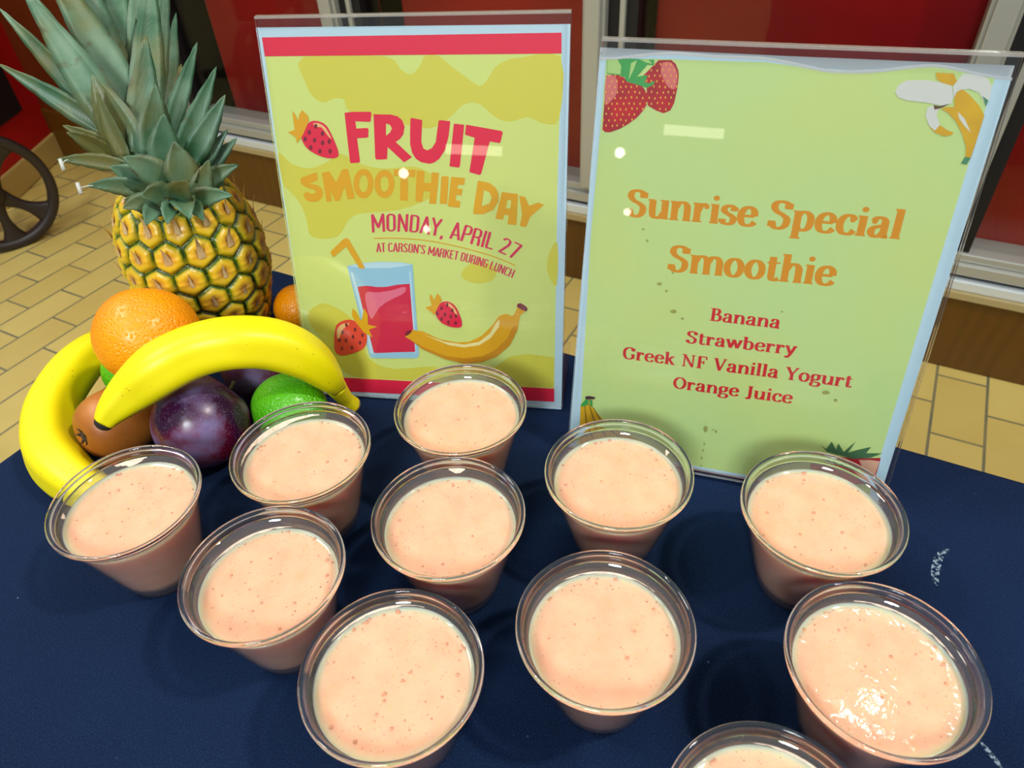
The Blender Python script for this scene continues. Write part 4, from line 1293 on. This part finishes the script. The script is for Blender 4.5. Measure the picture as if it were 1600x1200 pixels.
def banana(label, pts, rmax, stem_len, tipdir=1, up=Vector((0, 0, 1))):
    """pts from blossom tip to stem cut, world points"""
    path = catmull(pts, 12)
    N_ = len(path)
    cum = [0]
    for p, q in zip(path, path[1:]): cum.append(cum[-1] + (q - p).length)
    L_ = cum[-1]
    o0 = path[N_ // 2].copy(); o0.z = TZ
    t = empty('banana', o0, label, 'banana', 'bananas in the fruit pile')

    def rad(s):
        sb = L_ - stem_len
        if s < sb:
            q = s / sb
            r = rmax * min(1, (0.34 + 2.9 * q) if q < 0.12 else 1) if q < 0.2 else rmax
            r = rmax * (1 - (1 - min(1, q / 0.34)) ** 2.1 * 0.72)
            r *= 1 - max(0, (q - 0.68) / 0.32) ** 2.0 * 0.56
            return r
        q = (s - sb) / stem_len
        return rmax * 0.44 * (1 - 0.24 * min(1, q * 1.5)) + rmax * 0.10 * max(0, q - 0.7) / 0.3
    rr = [rad(s) for s in cum]
    kt = next(i for i, s in enumerate(cum) if s > 0.0035)
    ks_ = next(i for i, s in enumerate(cum) if s > L_ - stem_len)
    lo = [p - o0 for p in path]
    bm = bmesh.new(); sweep(bm, lo[kt:ks_ + 1], rr[kt:ks_ + 1], 40, 0.05, up)
    obj('peel', bm, PEEL, t)
    bm = bmesh.new(); sweep(bm, lo[ks_:], [r * 0.999 for r in rr[ks_:]], 20, 0.05, up)
    obj('stem', bm, [BSTEM], t)
    d_ = (lo[0] - lo[kt]).normalized()
    bm = bmesh.new(); sweep(bm, [lo[kt] - d_ * 0.001, lo[kt] + d_ * 0.0012, lo[kt] + d_ * 0.0032, lo[kt] + d_ * 0.0045], [rr[kt] * 0.98, rr[kt] * 0.92, rr[kt] * 0.75, rr[kt] * 0.4], 14)
    obj('blossom_tip', bm, BTIP, t, label='black blossom tip')
    d_ = (lo[-1] - lo[-2]).normalized()
    bm = bmesh.new(); sweep(bm, [lo[-1] - d_ * 0.001, lo[-1] + d_ * 0.0008, lo[-1] + d_ * 0.0016], [rr[-1] * 1.04, rr[-1] * 1.0, rr[-1] * 0.7], 16)
    obj('cut_end', bm, BCUT, t, label='brown cut end')
    return t


B1 = [(157, 668, .067), (178, 640, .075), (212, 608, .084), (258, 573, .096), (312, 548, .100), (368, 537, .100), (425, 540, .091), (476, 559, .075), (510, 587, .054), (530, 612, .032), (548, 634, .012)]
banana('yellow banana arching over the plum and the lime, its stem on the cloth', [at(*p) for p in B1], 0.0192, 0.030)
B2 = [(222, 778, .0125), (178, 777, .0165), (120, 752, .0195), (80, 705, .0196), (78, 650, .0196), (102, 600, .0198), (143, 554, .0198), (196, 524, .019), (236, 505, .016), (262, 493, .0125)]
banana('yellow banana lying on the cloth along the left side of the fruit pile', [at(*p) for p in B2], 0.0195, 0.028)

# ---- pineapple
PB = Vector((-0.521, 0.356, TZ))
pine = empty('pineapple', PB, 'tall pineapple with a spiky grey green crown at the table corner', 'pineapple')
BODY = [(0.0, 0.0), (0.030, 0.001), (0.041, 0.008), (0.0455, 0.022), (0.0525, 0.045), (0.0585, 0.070), (0.0590, 0.095), (0.0560, 0.118), (0.049, 0.138), (0.041, 0.152), (0.029, 0.161), (0.016, 0.165), (0.0, 0.166)]
prof = catmull([Vector(p) for p in BODY], 10)
cum = [0]
for p, q in zip(prof, prof[1:]): cum.append(cum[-1] + (q - p).length)
SL = cum[-1]


def body_at(s):
    k = 0
    while k < len(cum) - 2 and cum[k + 1] < s: k += 1
    return prof[k].lerp(prof[k + 1], (s - cum[k]) / max(1e-9, cum[k + 1] - cum[k]))


NE, ROW, SK = 14, 0.0222, 0.35
s_first = 0.045
nrow = int((SL - 0.05 - s_first) / ROW) + 1
eyes = [((k + (r % 2) * 0.5 + r * 0.06) / NE * 2 * pi, s_first + r * ROW) for r in range(-1, nrow + 1) for k in range(NE)]
NT, NS = 300, 190
bm = bmesh.new()
lay = bm.verts.layers.float_color.new('eye')
grid = []
for j in range(NS + 1):
    s = SL * j / NS
    p = body_at(s)
    row = []
    if j in (0, NS):
        v_ = bm.verts.new((0, 0, p.y)); v_[lay] = (0, 0, 0, 1); grid.append([v_]); continue
    rho = (s - s_first) / ROW
    for i in range(NT):
        th = 2 * pi * i / NT
        best = 9; sec = 9; bd = (0, 0)
        for r in (math.floor(rho), math.floor(rho) + 1, math.floor(rho) - 1, math.floor(rho) + 2):
            offk = (r % 2) * 0.5 + r * 0.06
            kf = th / (2 * pi) * NE - offk
            k0 = round(kf)
            for k in (k0, k0 + 1, k0 - 1):
                dx = (kf - k) * 1.08
                dy = (rho - r) * 0.92
                dd = dx * dx + dy * dy
                if dd < best: sec = best; best = dd; bd = (dx, dy)
                elif dd < sec: sec = dd
        e_ = sqrt(sec) - sqrt(best)               # 0 at a cell border
        c_ = sqrt(best)
        dome = min(1, e_ / 0.42)
        dome = dome * (2 - dome)
        hgt = 0.0050 * dome - 0.0016 * math.exp(-(c_ / 0.16) ** 2) + 0.0007 * math.exp(-((bd[1] + 0.03) / 0.045) ** 2) * dome
        hgt *= min(1, p.x / 0.04)
        th2 = th
        v_ = bm.verts.new(((p.x + hgt - 0.003) * cos(th2), (p.x + hgt - 0.003) * sin(th2), p.y))
        v_[lay] = (min(1, e_ * 1.1), min(1, c_), 0.5 + bd[1], 1)
        row.append(v_)
    grid.append(row)
for a, b in zip(grid, grid[1:]):
    if len(a) == 1 and len(b) == 1: continue
    for i in range(NT):
        j = (i + 1) % NT
        if len(a) == 1: bm.faces.new((a[0], b[j], b[i]))
        elif len(b) == 1: bm.faces.new((a[i], a[j], b[0]))
        else: bm.faces.new((a[i], a[j], b[j], b[i]))
bmesh.ops.recalc_face_normals(bm, faces=bm.faces)
m = Mat('pineapple_rind', rough=0.32)
at_ = m.n('Attribute'); at_.attribute_name = 'eye'
sc = m.n('SeparateColor'); m.l(at_.outputs['Color'], sc.inputs[0])
nz = m.noise(120, 4)
addn = m.n('Math', operation='MULTIPLY_ADD'); addn.inputs[1].default_value = 0.22; m.l(nz, addn.inputs[0])
sub = m.n('Math', operation='ADD'); sub.inputs[1].default_value = -0.11; m.l(sc.outputs[0], sub.inputs[0]); m.l(sub.outputs[0], addn.inputs[2])
edge = m.ramp(addn.outputs[0], [(0.02, S(30, 52, 12)), (0.12, S(74, 104, 18)), (0.22, S(196, 170, 26)), (0.45, S(234, 188, 40)), (0.85, S(220, 160, 50))])
mid = m.mix(m.ramp(sc.outputs[1], [(0.06, g(0.9)), (0.2, g(0.0))]), edge, S(176, 122, 66))
low = m.mix(m.ramp(sc.outputs[2], [(0.15, g(0.55)), (0.5, g(0.0))]), mid, S(214, 186, 24))
pale = m.mix(m.ramp(m.noise(420, 3), [(0.58, g(0)), (0.75, g(0.45))]), low, S(226, 196, 110))
m.base(pale)
m.bump(m.noise(300, 3), 0.35, 0.001)
obj('rind', bm, m.m, pine)
# papery bracts, one from the middle of every eye
m = Mat('dry_bract', rough=0.7)
m.base(m.mix(m.noise(150, 3), S(222, 194, 140), S(166, 128, 80)))
BRACT = m.m
bm = bmesh.new()
rg = random.Random(3)
for th, s in eyes:
    p = body_at(s); p2 = body_at(s + 0.004)
    tv = Vector(((p2.x - p.x) * cos(th), (p2.x - p.x) * sin(th), p2.y - p.y)).normalized()
    nv = Vector((cos(th), sin(th), 0)); nv = (nv - tv * nv.dot(tv)).normalized()
    sv = tv.cross(nv)
    c_ = Vector((p.x * cos(th), p.x * sin(th), p.y)) - nv * 0.0005
    up_ = s > SL * 0.62
    Ln = rg.uniform(0.009, 0.014) * (1.5 if up_ else 1)
    lean = rg.uniform(0.15, 0.45) + (0.25 if up_ else 0)
    wd_ = rg.uniform(0.0012, 0.0022) * (1.5 if up_ else 1)
    rows = []
    c_ = c_ - tv * 0.004
    for k in range(5):
        q = k / 4
        ctr = c_ + tv * (Ln * q) + nv * (0.0022 + lean * Ln * q * q) + sv * rg.uniform(-0.0003, 0.0003)
        ww = wd_ * (1 - q) ** 0.8 + 0.00015
        rows.append([bm.verts.new(ctr - sv * ww), bm.verts.new(ctr + nv * ww * 0.35), bm.verts.new(ctr + sv * ww)])
    for a, b in zip(rows, rows[1:]):
        bm.faces.new((a[0], a[1], b[1], b[0])); bm.faces.new((a[1], a[2], b[2], b[1]))
obj('bracts', bm, BRACT, pine, kind='stuff', label='papery tan bracts')
# crown
m = Mat('crown_leaf', rough=0.45)
co = m.coord()
c0 = m.mix(m.ramp(m.noise(26, 4), [(0.35, g(0)), (0.7, g(1))]), S(42, 88, 56), S(104, 134, 106))
c1 = m.mix(m.ramp(m.noise(15, 3, vec=m.coord(loc=(3, 1, 2))), [(0.5, g(0)), (0.66, g(0.85))]), c0, S(106, 100, 46))
c2 = m.mix(m.ramp(m.noise(60, 4, vec=m.coord(loc=(1, 5, 2))), [(0.62, g(0)), (0.72, g(0.7))]), c1, S(74, 72, 34))
m.base(c2)
wv = m.n('TexWave', Scale=160.0, Distortion=2.0); m.l(co, wv.inputs[0])
m.bump(wv.outputs['Fac'], 0.08, 0.0008)
CROWN = m.m
CROWN_EDGE = Mat('crown_leaf_edge', S(176, 176, 128), 0.6).m
axis_top = PB + Vector((0, 0, 0.160))
DEP = (axis_top - CAM).dot(CF)
CX, CY = 268, 318


def crown_leaf(bm, base_h, base_r, base_px, tip_px, off_b, off_t, wpx, sag=0.0, fold=0.35, twist=0.0):
    """one leaf from a base pixel to a tip pixel; off = metres nearer (-) or farther (+) than the crown axis"""
    b_ = at_depth(base_px[0], base_px[1], DEP + off_b)
    t_ = at_depth(tip_px[0], tip_px[1], DEP + off_t)
    ax0 = Vector((PB.x, PB.y, b_.z))
    outv = (b_ + t_) / 2 - Vector((PB.x, PB.y, 0)); outv.z = 0
    if outv.length < 1e-5: outv = -Vector((CF.x, CF.y, 0))
    outv.normalize()
    L_ = (t_ - b_).length
    mid = (b_ + t_) / 2 + Vector((0, 0, 1)) * sag * L_
    wd_ = wpx / 2 * DEP / FPX
    n = 14
    rows = []
    for k in range(n + 1):
        q = k / n
        c_ = b_.lerp(mid, q).lerp(mid.lerp(t_, q), q)
        d_ = (mid - b_).lerp(t_ - mid, q).normalized()
        fc = (CAM - c_).normalized()
        # leaf faces its own outward side, leaning to the sky
        nrm_ = (outv * 0.8 + Vector((0, 0, 0.25)))
        nrm_ = nrm_ * 0.45 + fc * 0.8
        nrm_ = (nrm_ - d_ * nrm_.dot(d_)).normalized()
        sd = d_.cross(nrm_)
        tw = twist * q
        sd, nrm_ = sd * cos(tw) + nrm_ * sin(tw), nrm_ * cos(tw) - sd * sin(tw)
        ww = wd_ * (min(1, 0.72 + 0.9 * q) if q < 0.31 else 1) * (1 - max(0, (q - 0.30) / 0.70) ** 1.7) + 0.0003
        ser = 0.0003 * sin(k * 4.0) if 0 < k < n else 0
        fd = fold * ww
        th_ = 0.0007 * (1 - q * 0.6)
        rows.append([c_ - sd * (ww + ser) - nrm_ * -fd, c_ - sd * ww * 0.5 - nrm_ * -fd * 0.35, c_, c_ + sd * ww * 0.5 - nrm_ * -fd * 0.35, c_ + sd * (ww + ser) - nrm_ * -fd,
                     c_ + sd * ww * 0.5 + nrm_ * fd * 0.35 - nrm_ * th_ * 2, c_ - nrm_ * th_ * 2.4, c_ - sd * ww * 0.5 + nrm_ * fd * 0.35 - nrm_ * th_ * 2])
    vr_ = [[bm.verts.new(p - PB) for p in r] for r in rows]
    K = len(vr_[0])
    for a, b in zip(vr_, vr_[1:]):
        for i in range(K):
            j = (i + 1) % K
            bm.faces.new((a[i], a[j], b[j], b[i]))
    bm.faces.new(vr_[0][::-1]); bm.faces.new(vr_[-1])
    return t_


LEAVES = [  # base px, tip px, off base, off tip, width px, sag, fold, twist
    ((205, 215), (108, -95), .012, .03, 66, .03, .3, 0), ((222, 200), (215, -110), .02, .05, 40, 0, .3, 0), ((238, 205), (262, -60), .015, .05, 30, .0, .4, 0),
    ((226, 200), (60, -80), .01, .0, 56, .05, .35, 0), ((200, 225), (22, -40), .0, .0, 44, .06, .35, .2), ((228, 210), (236, -50), .0, .02, 50, .0, .3, 0),
    ((216, 215), (165, -100), .01, .05, 60, 0, .3, 0),
    ((215, 240), (40, -12), -.006, -.03, 58, .03, .35, 0), ((178, 205), (-2, 12), .0, -.01, 32, .05, .4, .3), ((185, 215), (-4, 99), .0, -.03, 34, .05, .4, .4),
    ((222, 240), (228, 55), -.012, -.022, 48, .0, .3, 0), ((262, 215), (308, 66), .0, .0, 26, .0, .4, .2), ((275, 255), (338, 104), -.005, -.01, 32, -.02, .4, .2), ((290, 262), (352, 148), -.012, -.024, 36, -.02, .4, .2),
    ((270, 210), (283, 100), .008, .02, 28, .0, .4, 0), ((238, 242), (243, 131), -.02, -.034, 50, .0, .3, 0), ((256, 262), (256, 178), -.028, -.045, 46, .0, .25, 0), ((288, 287), (272, 221), -.034, -.05, 48, .0, .25, 0),
    ((216, 250), (144, 116), -.01, -.035, 62, .05, .35, 0), ((196, 245), (150, 138), -.014, -.04, 30, .0, .5, .5),
    ((196, 250), (98, 196), -.006, -.03, 30, .12, .4, .3), ((180, 246), (104, 207), -.01, -.04, 30, .15, .45, .3), ((200, 262), (88, 250), -.01, -.035, 24, .12, .4, .2),
    ((232, 300), (136, 291), -.028, -.055, 28, .16, .4, .2), ((264, 285), (193, 246), -.03, -.055, 44, .12, .35, 0), ((240, 292), (172, 261), -.026, -.05, 38, .12, .35, 0),
    ((300, 275), (356, 202), -.008, -.01, 22, -.02, .4, .2), ((306, 282), (370, 216), -.004, .0, 26, .0, .4, .2), ((306, 297), (373, 258), -.014, -.02, 30, .12, .4, 0),
    ((308, 312), (326, 250), -.024, -.035, 34, .0, .35, 0), ((296, 318), (363, 306), -.026, -.036, 32, .16, .35, 0), ((285, 312), (298, 342), -.036, -.052, 36, .25, .3, 0),
    ((262, 306), (222, 308), -.036, -.056, 38, .18, .35, 0), ((275, 312), (293, 284), -.04, -.06, 44, .1, .3, 0), ((245, 316), (192, 326), -.03, -.05, 30, .16, .35, 0),
    ((238, 322), (194, 312), -.024, -.045, 30, .1, .35, 0), ((250, 322), (228, 352), -.036, -.054, 30, .2, .35, 0), ((300, 308), (352, 286), -.01, -.01, 22, .1, .4, 0),
    ((282, 240), (286, 175), .002, .01, 24, .0, .4, 0), ((300, 320), (318, 345), -.03, -.045, 24, .2, .3, 0), ((270, 322), (262, 350), -.04, -.056, 26, .2, .3, 0),
    ((250, 250), (275, 20), .03, .07, 36, .0, .3, 0), ((225, 230), (140, 20), .03, .07, 40, .0, .3, 0), ((275, 290), (330, 180), .03, .06, 30, .0, .3, 0), ((280, 300), (345, 240), .03, .06, 30, .0, .3, 0),
    ((240, 285), (150, 200), .025, .06, 30, .08, .3, 0), ((250, 300), (190, 285), .02, .05, 28, .12, .3, 0),
]
bm = bmesh.new()
tips = []
for lf in LEAVES:
    tips.append(crown_leaf(bm, 0, 0, lf[0], lf[1], lf[2], lf[3], lf[4], lf[5], lf[6], lf[7]))
# core that the leaves grow from
core = []
for k in range(7):
    q = k / 6
    core.append(Vector((0, 0, 0.154 + 0.036 * q)))
sweep(bm, core, [0.022, 0.022, 0.020, 0.017, 0.013, 0.008, 0.003], 16)
bmesh.ops.recalc_face_normals(bm, faces=bm.faces)
obj('crown', bm, CROWN, pine, label='grey green spiky crown of leaves')
# two clear plastic tag pins stuck in leaf tips
PIN = Mat('clear_tag_pin', S(186, 186, 176), 0.4).m
for px0, px1, px2, offp in (((106, 249), (118, 246), (97, 257), -.035), ((146, 290), (140, 291), (124, 294), -.055)):
    a = at_depth(*px0, DEP + offp) - PB; c_ = at_depth(*px2, DEP + offp) - PB
    bm = bmesh.new(); sweep(bm, [a, (a + c_) / 2 + Vector((0, 0, .0006)), c_], [0.0004, 0.0004, 0.0005], 8)
    e1 = at_depth(px2[0] - 3, px2[1] - 8, DEP + offp) - PB; e2 = at_depth(px2[0] + 3, px2[1] + 9, DEP + offp) - PB
    sweep(bm, [e1, e2], [0.0016, 0.0016], 8)
    bmesh.ops.recalc_face_normals(bm, faces=bm.faces)
    obj('tag_pin', bm, PIN, pine, label='clear plastic tag pin')
